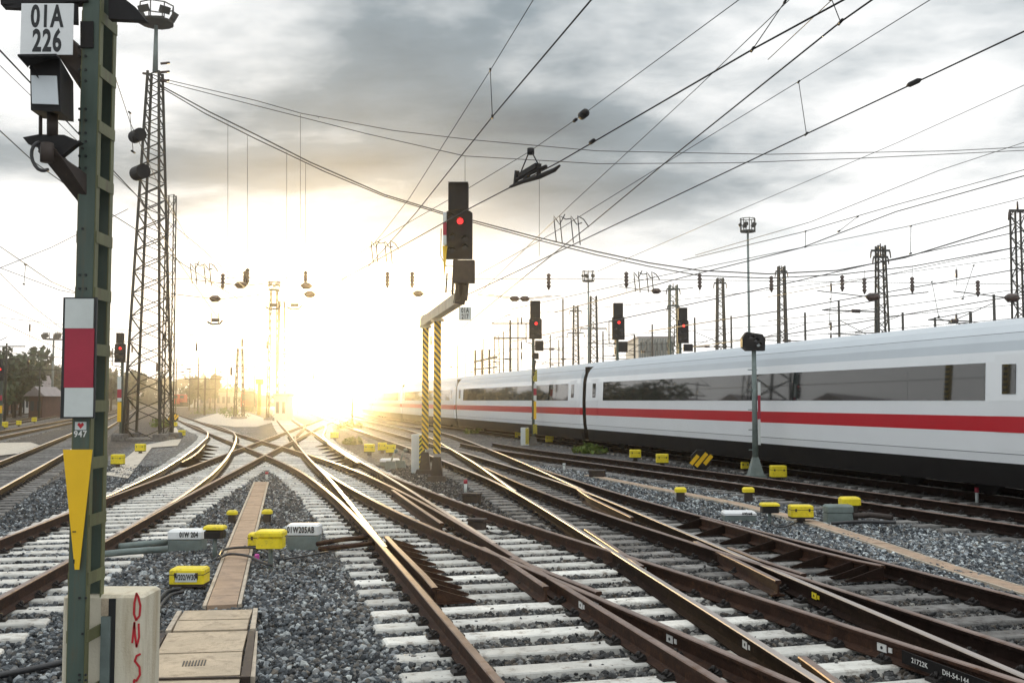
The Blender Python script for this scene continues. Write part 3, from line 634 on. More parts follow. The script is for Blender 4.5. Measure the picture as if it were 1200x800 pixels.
# ------------------------------------------------------------------ the white train
def train():
    root = empty('high_speed_train', SU(15, 16.0, 0), 'long white high speed train with a red stripe and dark window band', 'train')
    ts, tu = lines['T']
    def along(s): return float(np.interp(s, ts, tu))
    # half section: lateral offset, height above rail, material slot (of the band above the point)
    SEC = [(1.26, 0.24, 0), (1.37, 0.26, 0), (1.44, 0.735, 1), (1.47, 0.91, 4), (1.472, 0.925, 1), (1.50, 1.335, 2), (1.508, 1.645, 1), (1.51, 1.95, 1), (1.475, 2.71, 1), (1.44, 2.92, 5), (1.375, 3.12, 5), (1.27, 3.28, 4), (1.262, 3.292, 5), (1.06, 3.46, 5), (0.72, 3.60, 5), (0.3, 3.66, 5)]
    sec = [(-a, b, 0) for a, b, c in SEC][:]                       # near side is -u
    pts = [(-a, b) for a, b, c in SEC] + [(a, b) for a, b, c in reversed(SEC)]
    mats_ = [c for a, b, c in SEC][:-1] + [5] + [c for a, b, c in reversed(SEC)][1:] + [0]
    J = [-11.3, 15.1, 41.5, 67.9, 94.3, 120.7, 147.1]
    for a0, b0 in zip(J[:-1], J[1:]):
        sa, sb = a0 + 0.28, b0 - 0.28; ua, ub = along(sa), along(sb); k = (ub - ua) / (sb - sa); ax = (VS + VU * k).normalized(); ay = Vector((ax.y, -ax.x, 0)); L_ = sb - sa
        O = SU(sa, ua, ZR)
        def Q(x, v, z): return O + ax * x + ay * v + Vector((0, 0, z))
        mb = MB(); n = len(pts); stations = [(0, .94), (0.12, 1), (L_ - 0.12, 1), (L_, .94)]
        vs = [Q(x, v * sc, z if z < 3 else 3 + (z - 3) * (1 if sc == 1 else .85)) for x, sc in stations for v, z in pts]; b = 0
        for i in range(3):
            for j in range(n):
                j2 = (j + 1) % n; mb.f.append((i * n + j, (i + 1) * n + j, (i + 1) * n + j2, i * n + j2)); mb.m.append(mats_[j]); mb.sm.append(False)
        mb.v = [tuple(v) for v in vs]; mb.f.append(tuple(range(n))); mb.m.append(0); mb.sm.append(False); mb.f.append(tuple(3 * n + j for j in range(n - 1, -1, -1))); mb.m.append(0); mb.sm.append(False)
        co_ = mb.build('coach', [M['tdark'], M['twhite'], M['tred'], M['twhite'], M['tseam'], M['troof']], root)
        w0, w1 = 1.75, L_ - 2.2; nw = 9; ww = (w1 - w0) / nw
        for side in (-1, 1):
            for q in range(nw):
                x0, x1 = w0 + q * ww + 0.003, w0 + (q + 1) * ww - 0.003
                wn = MB(); o1 = 0.006
                wn.prism([Q(x0, side * (1.51 + o1), 1.955), Q(x1, side * (1.51 + o1), 1.955), Q(x1, side * (1.475 + o1), 2.705), Q(x0, side * (1.475 + o1), 2.705)], -ay * side * 0.02)
                wn.build('window', M['tglass'], co_)
            for x in (0.70, L_ - 1.55):
                dr = MB(); dr.prism([Q(x, side * 1.478, 0.99), Q(x + .8, side * 1.478, 0.99), Q(x + .8, side * 1.505, 1.35), Q(x, side * 1.505, 1.35)], ay * side * 0.004)
                for zz0, zz1, mm in ((1.335, 1.645, 2), (1.65, 1.95, 0)):
                    dr.prism([Q(x, side * 1.512, zz0), Q(x + .8, side * 1.512, zz0), Q(x + .8, side * 1.517, zz1), Q(x, side * 1.517, zz1)], ay * side * 0.004, mm)
                dr.prism([Q(x, side * 1.515, 1.953), Q(x + .8, side * 1.515, 1.953), Q(x + .8, side * 1.465, 2.86), Q(x, side * 1.465, 2.86)], ay * side * 0.004, 0)
                dr.prism([Q(x + .22, side * 1.512, 2.08), Q(x + .58, side * 1.512, 2.08), Q(x + .58, side * 1.488, 2.66), Q(x + .22, side * 1.488, 2.66)], ay * side * 0.012, 1)
                dr.build('door', [M['twhite'], M['tglass'], M['tred']], co_)
        for xb in (3.8, L_ - 3.8):
            bg_ = MB()
            for sd in (-1, 1):
                bg_.obox(Q(xb, sd * 1.0, 0.52), ax * 1.7, ay * 0.07, (0, 0, 0.11), 0)
                bg_.obox(Q(xb, sd * 1.02, 0.40), ax * 0.35, ay * 0.10, (0, 0, 0.14), 0)
                for dx in (-1.25, 1.25): bg_.tube([Q(xb + dx, sd * 0.70, 0.46), Q(xb + dx, sd * 0.83, 0.46)], 0.46, 18, 0, False); bg_.obox(Q(xb + dx, sd * 0.97, 0.46), ax * .14, ay * .12, (0, 0, .13))
            for dx in (-1.25, 1.25): bg_.tube([Q(xb + dx, -.72, .46), Q(xb + dx, .72, .46)], 0.09, 8)
            bg_.build('bogie', M['tdark'], co_)
        ub_ = MB()
        for xk, lk in ((9.5, 2.2), (13.0, 1.8), (16.8, 2.6)): ub_.obox(Q(xk, 0, 0.42), ax * lk / 2, ay * 1.15, (0, 0, 0.13))
        ub_.build('equipment_box', M['tdark'], co_)
        if b0 < 147:
            ga = MB(); P0 = Q(L_ - .02, 0, 0)
            for kx in range(4): ga.obox(Q(L_ + 0.07 + kx * 0.14, 0, 1.98), ax * 0.05, ay * (1.34 - 0.05 * (kx % 2)), (0, 0, 1.42 - 0.03 * (kx % 2)))
            ga.build('gangway', M['tdark'], co_)
train()

# ------------------------------------------------------------------ lattice masts and poles
def strut_lattice(mb, c, z0, z1, w0, w1, t, d0=None, d1=None, pan=1.0, m=0):
    d0 = w0 if d0 is None else d0; d1 = w1 if d1 is None else d1
    c = Vector((c[0], c[1], 0)); H = z1 - z0
    def corner(i, z):
        k = (z - z0) / H; w = w0 + (w1 - w0) * k; d = d0 + (d1 - d0) * k; sx, sy = ((-1, -1), (1, -1), (1, 1), (-1, 1))[i]
        return c + Vector((sx * w / 2, sy * d / 2, z))
    for i in range(4): mb.bar(corner(i, z0), corner(i, z1), t * 1.7, m=m)
    z = z0; flip = 0
    while z < z1 - 0.05:
        k = (z - z0) / H; w = w0 + (w1 - w0) * k; h = min(max(w * pan, 0.35), z1 - z)
        for i in range(4):
            j = (i + 1) % 4; a, b = (i, j) if flip ^ (i % 2) else (j, i)
            mb.bar(corner(a, z), corner(b, z + h), t, t * .6, m=m)
        z += h; flip ^= 1
    return corner
def lamp_platform(root, c, z, w=2.0, name='lamp_platform', m='lattice'):
    p = MB(); p.tube([(c[0], c[1], z), (c[0], c[1], z + .12)], w / 2, 12, 0, False)
    for k in range(8):
        a = k * math.pi / 4; x, y = c[0] + math.cos(a) * w / 2, c[1] + math.sin(a) * w / 2; p.bar((x, y, z), (x, y, z + 1.0), .05)
        b_ = (k + 1) * math.pi / 4; p.bar((x, y, z + 1.0), (c[0] + math.cos(b_) * w / 2, c[1] + math.sin(b_) * w / 2, z + 1.0), .05)
    p.build(name, M[m], root)
    for k in range(5):
        a = k * 2 * math.pi / 5 + .5; q = MB(); x, y = c[0] + math.cos(a) * w * .5, c[1] + math.sin(a) * w * .5
        d = Vector((math.cos(a), math.sin(a), -.5)).normalized(); q.bar(Vector((x, y, z + .55)) - d * .09 * w, Vector((x, y, z + .55)) + d * .09 * w, .26 * w, .2 * w); q.build('floodlight', M['lattice'], root)
def lattice_mast(label, px, ytop, Z, wb, wt, t=0.05, arms=(), floods=False, m='lattice', group='lattice masts carrying the overhead wires', pan=1.0, cyl=None, name='lattice_mast', ypx=469):
    c = D(px, ypx, Z); ztop = D(px, ytop, Z).z; root = empty(name, (c.x, c.y, 0), label, 'mast', group)
    mb = MB(); strut_lattice(mb, c, -0.05, ztop, wb, wt, t, pan=pan); mb.build('shaft', M[m], root)
    fb = MB(); fb.bbox((c.x, c.y, .08), (wb + .5, wb + .5, .4), 0, 0, .04); fb.build('footing', M['concdark'], root)
    for (dz, w) in arms:
        a = MB(); a.bar((c.x - w / 2, c.y, ztop + dz), (c.x + w / 2, c.y, ztop + dz), .12, .12); a.build('crossarm', M[m], root)
        for k in range(3):
            i_ = MB(); x = c.x - w / 2 + w * k / 2; sg_ = -1 if k != 1 else 1; i_.tube([(x, c.y, ztop + dz + .06 * sg_), (x + (k - 1) * .05, c.y, ztop + dz + .45 * sg_)], [.05, .035], 6); i_.build('insulator', M['insul'], root)
    if floods: lamp_platform(root, (c.x, c.y), ztop, max(1.2, wt * 1.6))
    return root, c, ztop
def flood_pole(label, px, ytop, Z, r=0.14, w=1.8):
    c = D(px, 469, Z); zt = D(px, ytop, Z).z; root = empty('floodlight_pole', (c.x, c.y, 0), label, 'floodlight pole', 'tall floodlight poles in the yard')
    p = MB(); p.tube([(c.x, c.y, -.05), (c.x, c.y, zt)], [r, r * .6], 8); p.build('pole', M['galv'], root)
    lamp_platform(root, (c.x, c.y), zt, w, m='lattice'); return root
# big lattice tower at left
TZ = 56.0
c = D(173.5, 490, TZ); root = empty('lattice_tower', (c.x, c.y, 0), 'tall dark lattice tower with a lamp platform on top, beside the pale sandy path', 'mast')
zt = D(173, 85, TZ).z; mb = MB(); strut_lattice(mb, c, -0.05, zt, 2.0, 0.62, 0.07, pan=.42); mb.build('shaft', M['lattice'], root)
mb = MB(); strut_lattice(mb, (D(188, 300, TZ).x, c.y + 1.6), -0.05, D(188, 222, TZ).z, .55, .42, .035, pan=1.5); 
mb.build('bracing_shaft', M['lattice'], root)
mb = MB(); mb.tube([(c.x, c.y, zt), (c.x, c.y, D(180, 30, TZ).z)], [.16, .1], 8); mb.build('pole', M['galv'], root)
lamp_platform(root, (c.x, c.y), D(182, 28, TZ).z, 1.9)
for k, (dx, dz) in enumerate(((.3, 0), (.3, .5), (.3, 1.0), (-.3, .4))):
    i_ = MB(); q = Vector((c.x + dx, c.y, zt - .5 + dz)); i_.tube([q, q + Vector((.5 if dx > 0 else -.4, 0, .05))], .07, 6); i_.build('insulator', M['insul'], root)
fb = MB()
for sx in (-1, 1):
    for sy in (-1, 1): fb.bbox((c.x + sx * 1.1, c.y + sy * 1.1, .12), (.7, .7, .5), 0, 0, .05)
fb.bbox((c.x, c.y, .02), (2.6, 2.6, .2), 0, 0, .05); fb.build('footing', M['concdark'], root)
tower_c = c; tower_top = zt
MASTS = [
 ('slim lattice mast, furthest from the striped marker among those over the train', 675, 358, 110, .75, .45, ((-.6, 1.3), (-3, 1.8))),
 ('lattice mast just right of a thin floodlight pole', 696, 347, 100, .85, .55, ((-3.2, 2.6),)),
 ('greenish lattice mast behind the black signal over the train roof', 790, 334, 78, .75, .55, ((-.3, 1.0), (-1.6, .9))),
 ('dark lattice mast between the pole with white lamps and the black signal', 845.5, 326, 84, .85, .45, ((-.4, 1.0),)),
 ('lattice mast with a small arm, second from the wide headed mast', 918, 312, 78, .75, .42, ((-.4, .9),)),
 ('lattice mast with a wide head full of insulators above the train roof', 1035.5, 288, 62, .85, .42, ((-.3, 1.15), (-.7, .9))),
 ('heaviest lattice mast at the picture edge above the train roof', 1199, 247, 48, .62, .48, ((0, .8),)),
]
for lab, x, y, Z, wb, wt, arms in MASTS: lattice_mast(lab, x, y, Z, wb, wt, 0.055 * Z / 60, arms, m='green' if x == 790 else 'lattice')
lattice_mast('slender lattice mast standing left of the red commuter train', 280.5, 408, 120, 1.0, .55, .07, (), group='lattice masts in the glare')
lattice_mast('tallest lattice mast in the glare, with a lamp head', 319.5, 340, 112, 1.1, .7, .07, (), True, group='lattice masts in the glare')
lattice_mast('lattice mast in the glare just right of the lamp headed one', 329, 353, 106, .9, .5, .06, ((-5.5, 2.0),), group='lattice masts in the glare')
lattice_mast('short thin lattice mast behind the striped double posts', 582, 394, 120, .9, .5, .06, (), group='lattice masts behind the train')
flood_pole('slim pole with white floodlights rising above the shunting signal', 879, 272, 75, .13, 1.1)
flood_pole('thin floodlight pole beside a lattice mast over the train roof', 690, 330, 96, .12, 1.1)
flood_pole('thin floodlight pole on the far left beyond the brown shed', 61, 398, 150, .22, 3.0)
flood_pole('faint floodlight pole between the track signal and the green mast', 124, 418, 170, .22, 2.6)
def wood_pole(label, px, ytop, Z, arms, m='lattice', r=.12, group='poles with crossarms'):
    c = D(px, 469, Z); zt = D(px, ytop, Z).z; root = empty('catenary_pole', (c.x, c.y, 0), label, 'pole', group)
    p = MB(); p.tube([(c.x, c.y, -.05), (c.x, c.y, zt)], [r, r * .7], 7); p.build('pole', M[m], root)
    for dz, w in arms:
        a = MB(); a.bar((c.x - w / 2, c.y, zt - dz), (c.x + w / 2, c.y, zt - dz), .1); a.bar((c.x - w / 2, c.y, zt - dz), (c.x, c.y, zt - dz + w * .25), .05); a.build('crossarm', M[m], root)
    return root
wood_pole('thin pole with tilted crossarm near the brown shed', 46, 430, 120, ((.3, 4.5),))
wood_pole('thin double armed pole by the dark trees', 6, 402, 95, ((.3, 3.5), (1.5, 2.5)))
wood_pole('pale pole with two crossarms left of the tall glare masts', 240, 440, 150, ((.5, 6), (2, 3)), r=.16)
wood_pole('faint post with stacked crossarms over the blurred train end', 598, 375, 90, ((.3, 3.4), (1.6, 3.0)), r=.13)
wood_pole('thin lone pole in the strongest glare', 413, 440, 90, (), r=.10)
c0 = empty('substation_gantry', D(570, 469, 110) * 1, 'row of four grey posts joined by beams behind the train', 'gantry'); c0.location.z = 0
for x in (557, 565, 573.5):
    q = D(x, 410, 110); p = MB(); p.bar((q.x, q.y, 0), q, .22); p.build('post', M['lattice'], c0)
p = MB(); a, b = D(555, 424, 110), D(583, 418, 110); p.bar(a, b, .18); p.bar(D(555, 433, 110), D(583, 430, 110), .14); p.build('beam', M['lattice'], c0)

# ------------------------------------------------------------------ signals
def visor(mb, c, r, l=0.16, m=0):
    pts = []; vs = []; n = 9
    for k in range(n):
        t = math.pi * (k / (n - 1)); 
        for y in (0, -l * (0.55 + .45 * math.sin(t))): vs.append((c.x + math.cos(t) * r, c.y + y, c.z + math.sin(t) * r)); 
        for y in (0, -l * (0.55 + .45 * math.sin(t))): vs.append((c.x + math.cos(t) * (r - .012), c.y + y, c.z + math.sin(t) * (r - .012)))
    fs = []
    for k in range(n - 1):
        a = k * 4; b = a + 4; fs += [(a, b, b + 1, a + 1), (a + 2, a + 3, b + 3, b + 2), (a + 1, b + 1, b + 3, a + 3)]
    mb.add(vs, fs, m)
def signal_head(root, cx, cy, z0, z1, w, uw, uh, lamp=(0.0, .72)):
    """lower panel z0..z1 width w; upper panel uw x uh on top; all facing -y"""
    b = MB(); b.prism([(cx - w / 2, cy, z0), (cx + w / 2, cy, z0), (cx + w / 2, cy, z1 - .05), (cx + w / 2 - .06, cy, z1), (cx - w / 2 + .06, cy, z1), (cx - w / 2, cy, z1 - .05)], (0, .16, 0)); b.build('signal_board', M['black'], root)
    u = MB(); u.bbox((cx - .01, cy + .06, z1 + uh / 2 + .012), (uw, .26, uh), 0, 0, .015); u.prism([(cx - uw / 2 - .01, cy - .07, z1 + uh + .012), (cx + uw / 2 - .01, cy - .07, z1 + uh + .012), (cx + uw / 2 - .01, cy - .20, z1 + uh - .02), (cx - uw / 2 - .01, cy - .20, z1 + uh - .02)], (0, 0, .012)); 
    u.build('indicator_box', M['black'], root)
    h = z1 - z0
    for (fx, fz, on) in ((lamp[0], lamp[1], True), (-.26, .86, False), (.24, .40, False), (-.22, .44, False), (-.25, .16, False), (.22, .22, False)):
        c = Vector((cx + fx * w, cy - .001, z0 + fz * h)); r = .085 if on else .07
        l = MB(); l.tube([c, c - Vector((0, .02 if not on else .03, 0))], r * .82, 14, 0, False); lo = l.build('lens', M['lamp'] if on else M['lens'], root)
        v = MB(); visor(v, c + Vector((0, 0, .0)), r * 1.12, .2 if not on else .14); v.build('visor', M['black'], lo)
# central cantilever signal
p1, p2 = G(498, 555), G(512, 563); dirn = (p2 - p1).normalized(); zA = 4.35
root = empty('cantilever_signal', p2, 'red light signal hanging out from two yellow striped posts', 'railway signal')
for p in (p1, p2):
    b = MB(); b.box((p.x, p.y, zA / 2 + .35), (.19, .16, zA - .75), 0, 0); b.build('post', M['stripe'], root)
    f = MB(); f.box((p.x, p.y, .33), (.34, .30, .62), 0, 0, .62); f.box((p.x, p.y, .05), (.55, .5, .16), 0, 0, .85); f.build('post_foot', M['brownblack'], root)
    t_ = MB(); t_.box((p.x, p.y, zA - .02), (.34, .3, .07)); t_.build('cap_plate', M['cream'], root)
e1 = p1 - dirn * .5 + Vector((0, 0, zA + .14)); e2 = p1 + dirn * ((p2 - p1).length + 5.0) + Vector((0, 0, zA + .14)); HS = D(540, 340, 23.2)
e2 = Vector((HS.x - .05, HS.y + .1, zA + .14))
b = MB(); b.bar(e1, e2, .22, .26); b.build('cantilever_arm', M['cream'], root)
gs = MB(); gs.bar(e2 + Vector((0, 0, -.12)), e2 + Vector((.12, -.1, .55)), .16, .22); gs.bar(e2 + Vector((.12, -.1, .3)), e2 + Vector((.22, -.12, .75)), .14, .14); gs.bar(e2 + Vector((-.15, 0, .1)), e2 + Vector((-.1, -.05, .95)), .05)
gs.build('bracket', M['brownblack'], root)
Zh = 23.0; cxh = D(537.5, 300, Zh).x; zl0, zl1 = D(537, 303, Zh).z, D(537, 247, Zh).z; uh = D(538, 215, Zh).z - zl1
signal_head(root, cxh, Zh, zl0, zl1, .62, .46, uh, (0.05, .78))
b = MB(); q = D(543.5, 318, Zh); b.bbox((q.x, q.y + .08, q.z), (.50, .24, .52), 0, 0, .015); b.bar(D(534, 300, Zh) + Vector((0, .12, 0)), D(536, 352, Zh) + Vector((0, .12, 0)), .08); b.bar(D(548, 330, Zh) + Vector((0, .1, 0)), D(546, 352, Zh) + Vector((0, .1, 0)), .06); b.build('speed_indicator', M['brownblack'], root)
sg = MB(); q = D(545, 367.5, Zh - .3); sg.box((q.x, q.y, q.z), (.28, .012, .30)); so_ = sg.build('number_plate', M['signgrey'], root)
text_mb('01A\n217', .155, (q.x, q.y - .0065, q.z), (1, 0, 0), (0, 0, 1), .62, .004).build('plate_number', M['ink'], so_)
for nm, m_, x, y0, y1, w in (('mast_board', 'signgrey', 521.3, 249, 261, .075), ('mast_board', 'red', 521.3, 261, 276, .075), ('mast_board', 'signgrey', 521.3, 276, 287, .075)):
    b = MB(); a_, b_ = D(x, y0, Zh - .1), D(x, y1, Zh - .1); b.box(((a_.x + b_.x) / 2, a_.y, (a_.z + b_.z) / 2), (w, .14, a_.z - b_.z - .004)); b.build(nm, M[m_], root)
b = MB(); t0, t1, t2 = D(518.5, 288, Zh - .1), D(524, 288, Zh - .1), D(520.5, 324, Zh - .1); b.prism([t0, t1, t2], (0, .1, 0)); b.build('mast_board', M['yellow'], root)
b = MB(); b.tube([D(517, 268, Zh + .1), D(516.5, 300, Zh + .1), D(523, 312, Zh + .1), D(532, 312, Zh + .1)], .012, 5); b.tube([D(524, 320, Zh), D(522.5, 343, Zh)], .02, 5); b.build('cable', M['cable'], root)
def striped_cabinet(label, px, py, w, d, h):
    p = G(px, py); root = empty('striped_cabinet', p, label, 'cabinet', 'white cabinets with striped edges at signal feet')
    b = MB(); b.bbox((p.x, p.y, h / 2), (w, d, h), 0, 0, .015); b.build('casing', M['signgrey'], root)
    for sx in (.28,): 
        b = MB(); b.box((p.x + w * sx, p.y - d / 2 - .006, h / 2 + .02), (w * .42, .01, h * .92)); b.build('warning_board', M['stripe_s'], root)
striped_cabinet('white cabinet with striped edge behind the two striped posts', 490.5, 554, .42, .3, 1.15)

def mast_signal(label, px, pyb, Z, post_x, lower, upper, box, hidden=False, boards=True, name='light_signal', lampx=.05):
    root = empty(name, D(post_x, 469, Z) * 1, label, 'railway signal', 'black light signals on posts'); 
    pw = D(post_x, 469, Z); root.location = (pw.x, pw.y, 0)
    x0, x1, y0, y1 = lower; cx = D((x0 + x1) / 2, y0, Z).x; z1, z0 = D(px, y0, Z).z, D(px, y1, Z).z
    ux0, ux1, uy0 = upper; uwm = (ux1 - ux0) / F * Z; uhm = D(px, uy0, Z).z - z1
    b = MB(); b.box((pw.x, pw.y + .12, z0 / 2), (.14, .10, z0)); 
    for k in range(int(z0 / .5)): b.box((pw.x, pw.y + .02, .3 + k * .5), (.20, .06, .05))
    b.build('post', M['green'], root)
    f = MB(); f.box((pw.x, pw.y + .12, .15), (.4, .4, .5), 0, 0, .7); f.build('post_foot', M['concdark'], root)
    signal_head(root, cx, Z, z0, z1, (x1 - x0) / F * Z, uwm, uhm, (lampx, .75))
    if box:
        bx0, bx1, by0, by1 = box; a_, b_ = D(bx0, by0, Z), D(bx1, by1, Z); q = MB(); q.bbox(((a_.x + b_.x) / 2, Z + .05, (a_.z + b_.z) / 2), (b_.x - a_.x, .2, a_.z - b_.z), 0, 0, .02); q.build('speed_indicator', M['black'], root)
    ld = MB(); lx = D(x0 - 3.5, y0, Z).x; ld.tube([(cx, Z + .1, z1 - .25), (lx, Z + .1, z1 - .25), (lx, Z + .1, z0 - .15), (pw.x, Z + .1, z0 - .25)], .03, 5); ld.build('ladder_rail', M['lattice'], root)
    return root, pw
r1, pw = mast_signal('black signal with striped post standing in front of the white train', 627, 515, 49.5, 625, (620, 635, 373, 397), (621.5, 633.5, 353), (627, 637, 399, 411))
for y0, y1, m_, w in ((433, 447, 'stripe_s', .2), (449, 455, 'signgrey', .14), (455, 463, 'red', .14), (463, 469, 'signgrey', .14), (470, 491, 'yellow', .12), (497, 508, 'stripe_s', .2)):
    b = MB(); a_, b_ = D(627, y0, 49.4), D(627, y1, 49.4); b.box((a_.x, a_.y, (a_.z + b_.z) / 2), (w, .03, a_.z - b_.z)); b.build('mast_board', M[m_], r1)
b = MB(); q = D(627.5, 417, 49.3); b.bbox((q.x, q.y, q.z), (.32, .2, .3), 0, 0, .02); b.bar(q + Vector((0, 0, -.2)), q + Vector((-.1, .1, -1.0)), .05); b.build('small_signal', M['black'], r1)
striped_cabinet('white cabinet with striped edge at the signal foot before the train', 615, 521.5, .40, .3, .85)
mast_signal('black signal rising behind the train beside the pale office building', 725, 515, 52, 724, (717.3, 732, 371, 398), (719.5, 731, 355.5), (725, 735.5, 400, 412.5))
mast_signal('black signal nearest the greenish mast behind the train', 800.5, 515, 52, 798, (794, 807, 375, 402), (795.5, 806, 361), (801, 812, 403, 411.5))
r2, pw = mast_signal('dark signal with one red light just left of the lattice tower', 141, 515, 55, 141.5, (134.5, 146.5, 402.5, 424.5), (137, 145, 390.5), None)
for y0, y1, m_, w in ((446, 461, 'signgrey', .2), (461, 471, 'red', .22), (471, 475, 'signgrey', .22), (476, 499, 'yellow', .2)):
    b = MB(); a_, b_ = D(140, y0 - 5, 54.6), D(140, y1 - 5, 54.6); b.box((a_.x, a_.y, (a_.z + b_.z) / 2), (w, .03, a_.z - b_.z)); b.build('mast_board', M[m_], r2)
b = MB(); a_ = G(145, 515); b.box((a_.x, a_.y + .3, 1.1), (.24, .2, 2.2)); b.build('control_box', M['brownblack'], r2)
r3, pw = mast_signal('signal cut by the picture edge before dark trees', 0, 515, 70, 0.5, (-6, 3.5, 428, 446), (-4, 2, 420), None, lampx=.2)
for y0, y1, m_, w in ((463, 469, 'red', .3), (475, 484, 'yellow', .3)):
    b = MB(); a_, b_ = D(0, y0, 69.6), D(0, y1, 69.6); b.box((a_.x, a_.y, (a_.z + b_.z) / 2), (w, .03, a_.z - b_.z)); b.build('mast_board', M[m_], r3)
# shunting signal on its round post in front of the train
p = G(885.5, 561); Zs = p.y; root = empty('shunting_signal', p, 'low wide signal lamp on a round green post before the train', 'railway signal')
zt = D(883, 411, Zs).z; b = MB(); b.tube([(p.x, p.y, .3), (p.x, p.y, zt)], [.085, .06], 10); b.build('post', M['galv'], root)
b = MB(); b.box((p.x, p.y, .05), (.5, .45, .12)); b.obox((p.x, p.y, .35), (.2, 0, 0), (0, .2, 0), (0, 0, .25), 0, .38); b.build('post_foot', M['galv'], root)
cc = D(882.5, 400, Zs); b = MB(); w, h = .32, .26
b.prism([(cc.x - w * .6, Zs - .1, cc.z - h), (cc.x + w * .95, Zs - .1, cc.z - h), (cc.x + w, Zs - .1, cc.z + h * .3), (cc.x + w * .75, Zs - .1, cc.z + h * .75), (cc.x - w * .6, Zs - .1, cc.z + h), (cc.x - w, Zs - .1, cc.z + h * .35), (cc.x - w, Zs - .1, cc.z - h * .6)], (0, .25, 0)); b.build('signal_board', M['black'], root)
for dx, dz in ((.05, .02), (.12, -.10), (-.08, .1)):
    q = Vector((cc.x + dx, Zs - .1, cc.z + dz)); l = MB(); l.tube([q, q - Vector((0, .02, 0))], .05, 12, 0, False); lo = l.build('lens', M['glasslamp'] if dx == .12 else M['lens'], root); v = MB(); visor(v, q, .07, .26); v.build('visor', M['black'], lo)
for y0, y1, m_ in ((447.5, 463, 'signgrey'), (463, 491, 'red'), (491, 521, 'signgrey')):
    b = MB(); a_, b_ = D(889.5, y0, Zs - .1), D(889.5, y1, Zs - .1); b.box((a_.x, a_.y, (a_.z + b_.z) / 2), (.07, .02, a_.z - b_.z)); b.build('mast_board', M[m_], root)
b = MB()
for k in range(6): b.box((p.x - .05 + .0, p.y - .02, .8 + k * .55), (.26, .03, .025))
b.build('step', M['galv'], root)

# ------------------------------------------------------------------ foreground mast with number sign and lamp
MZ = 6.4; xa, xb = D(87, 440, MZ).x, D(106, 440, MZ).x
root = empty('signal_mast', (xa, MZ, 0), 'green steel mast close by with number sign, white and red board and yellow triangle', 'mast'); mroot = root
b = MB(); H = 6.2
b.box(((xa + xb) / 2, MZ + .004, H / 2), (xb - xa, .008, H)); b.build('front_channel', [M['green']], root)
b = MB(); b.box((xb + .004, MZ + .03, H / 2), (.008, .05, H)); b.box((xb + .004, MZ + .248, H / 2), (.008, .05, H)); b.box((xa - .004, MZ + .03, H / 2), (.008, .05, H)); b.box((xa - .004, MZ + .248, H / 2), (.008, .05, H)); b.build('channel_edge', M['olive'], root)
b = MB(); b.box(((xa + xb) / 2, MZ + .277, H / 2), (xb - xa, .008, H)); b.build('rear_channel', M['green'], root)
zz = D(100, 745, MZ).z - .36 * 4
while zz < H:
    if zz > 0: b = MB(); b.box((xb + .011, MZ + .14, zz), (.006, .26, .075)); b.box((xa - .011, MZ + .14, zz), (.006, .26, .075)); b.build('batten_plate', M['olive'], root)
    zz += .358
bl = MB()
for y in (55, 66, 82, 95, 128, 141, 156, 166, 174, 183, 197, 268, 322, 338, 700, 742, 790, 796):
    for dx in ((-.02, .02) if y not in (174, 268, 742) else (0,)):
        q = D(97, y, MZ); bl.tube([(q.x + dx, MZ - .001, q.z), (q.x + dx, MZ - .008, q.z)], .0085, 6, 0, False)
bl.build('bolt', M['ink'], root)
def board(name, px0, py0, px1, py1, Y, m, parent, th=.006, border=None):
    a_, b_ = D(px0, py0, Y), D(px1, py1, Y); o = MB(); o.box(((a_.x + b_.x) / 2, Y, (a_.z + b_.z) / 2), (b_.x - a_.x, th, a_.z - b_.z)); return o.build(name, M[m], parent)
pb = board('mast_board', 75, 348.5, 110.8, 490, MZ - .03, 'ink', root, .02)
board('white_field', 76.8, 350, 109.2, 384.6, MZ - .043, 'signgrey', pb); board('red_field', 76.6, 384.9, 109, 453.9, MZ - .043, 'red', pb); board('white_field', 75.9, 454.2, 108.7, 488.2, MZ - .043, 'signgrey', pb)
b = MB(); t0, t1, t2, t3 = D(73.6, 526.5, MZ - .03), D(108, 526.5, MZ - .03), D(92.5, 667, MZ - .03), D(87.5, 667, MZ - .03); b.prism([t0, t1, t2, t3], (0, .008, 0)); to = b.build('triangle_board', M['yellow'], root)
b = MB(); 
for (x0, y0, x1, y1) in ((85, 622, 89, 623.2), (86, 655, 87.2, 660)): a_, b_ = D(x0, y0, MZ - .0335), D(x1, y1, MZ - .0335); b.box(((a_.x + b_.x) / 2, MZ - .0335, (a_.z + b_.z) / 2), (b_.x - a_.x, .004, a_.z - b_.z))
b.build('scratch', M['ink'], to)
st_ = board('sticker', 88, 494, 101, 503.5, MZ - .003, 'signgrey', root, .003)
b = MB(); q = D(94.5, 498.5, MZ - .005); b.prism([q + Vector((0, 0, -.02)), q + Vector((.022, 0, .006)), q + Vector((.011, 0, .02)), q + Vector((0, 0, .010)), q + Vector((-.011, 0, .02)), q + Vector((-.022, 0, .006))], (0, .002, 0)); b.build('heart_mark', M['graff'], st_)
q = D(94, 508.5, MZ - .002); text_mb('947', .055, q, (1, 0, .0), (0, 0, 1), .9, .001).build('chalk_number', M['chalk'], root)
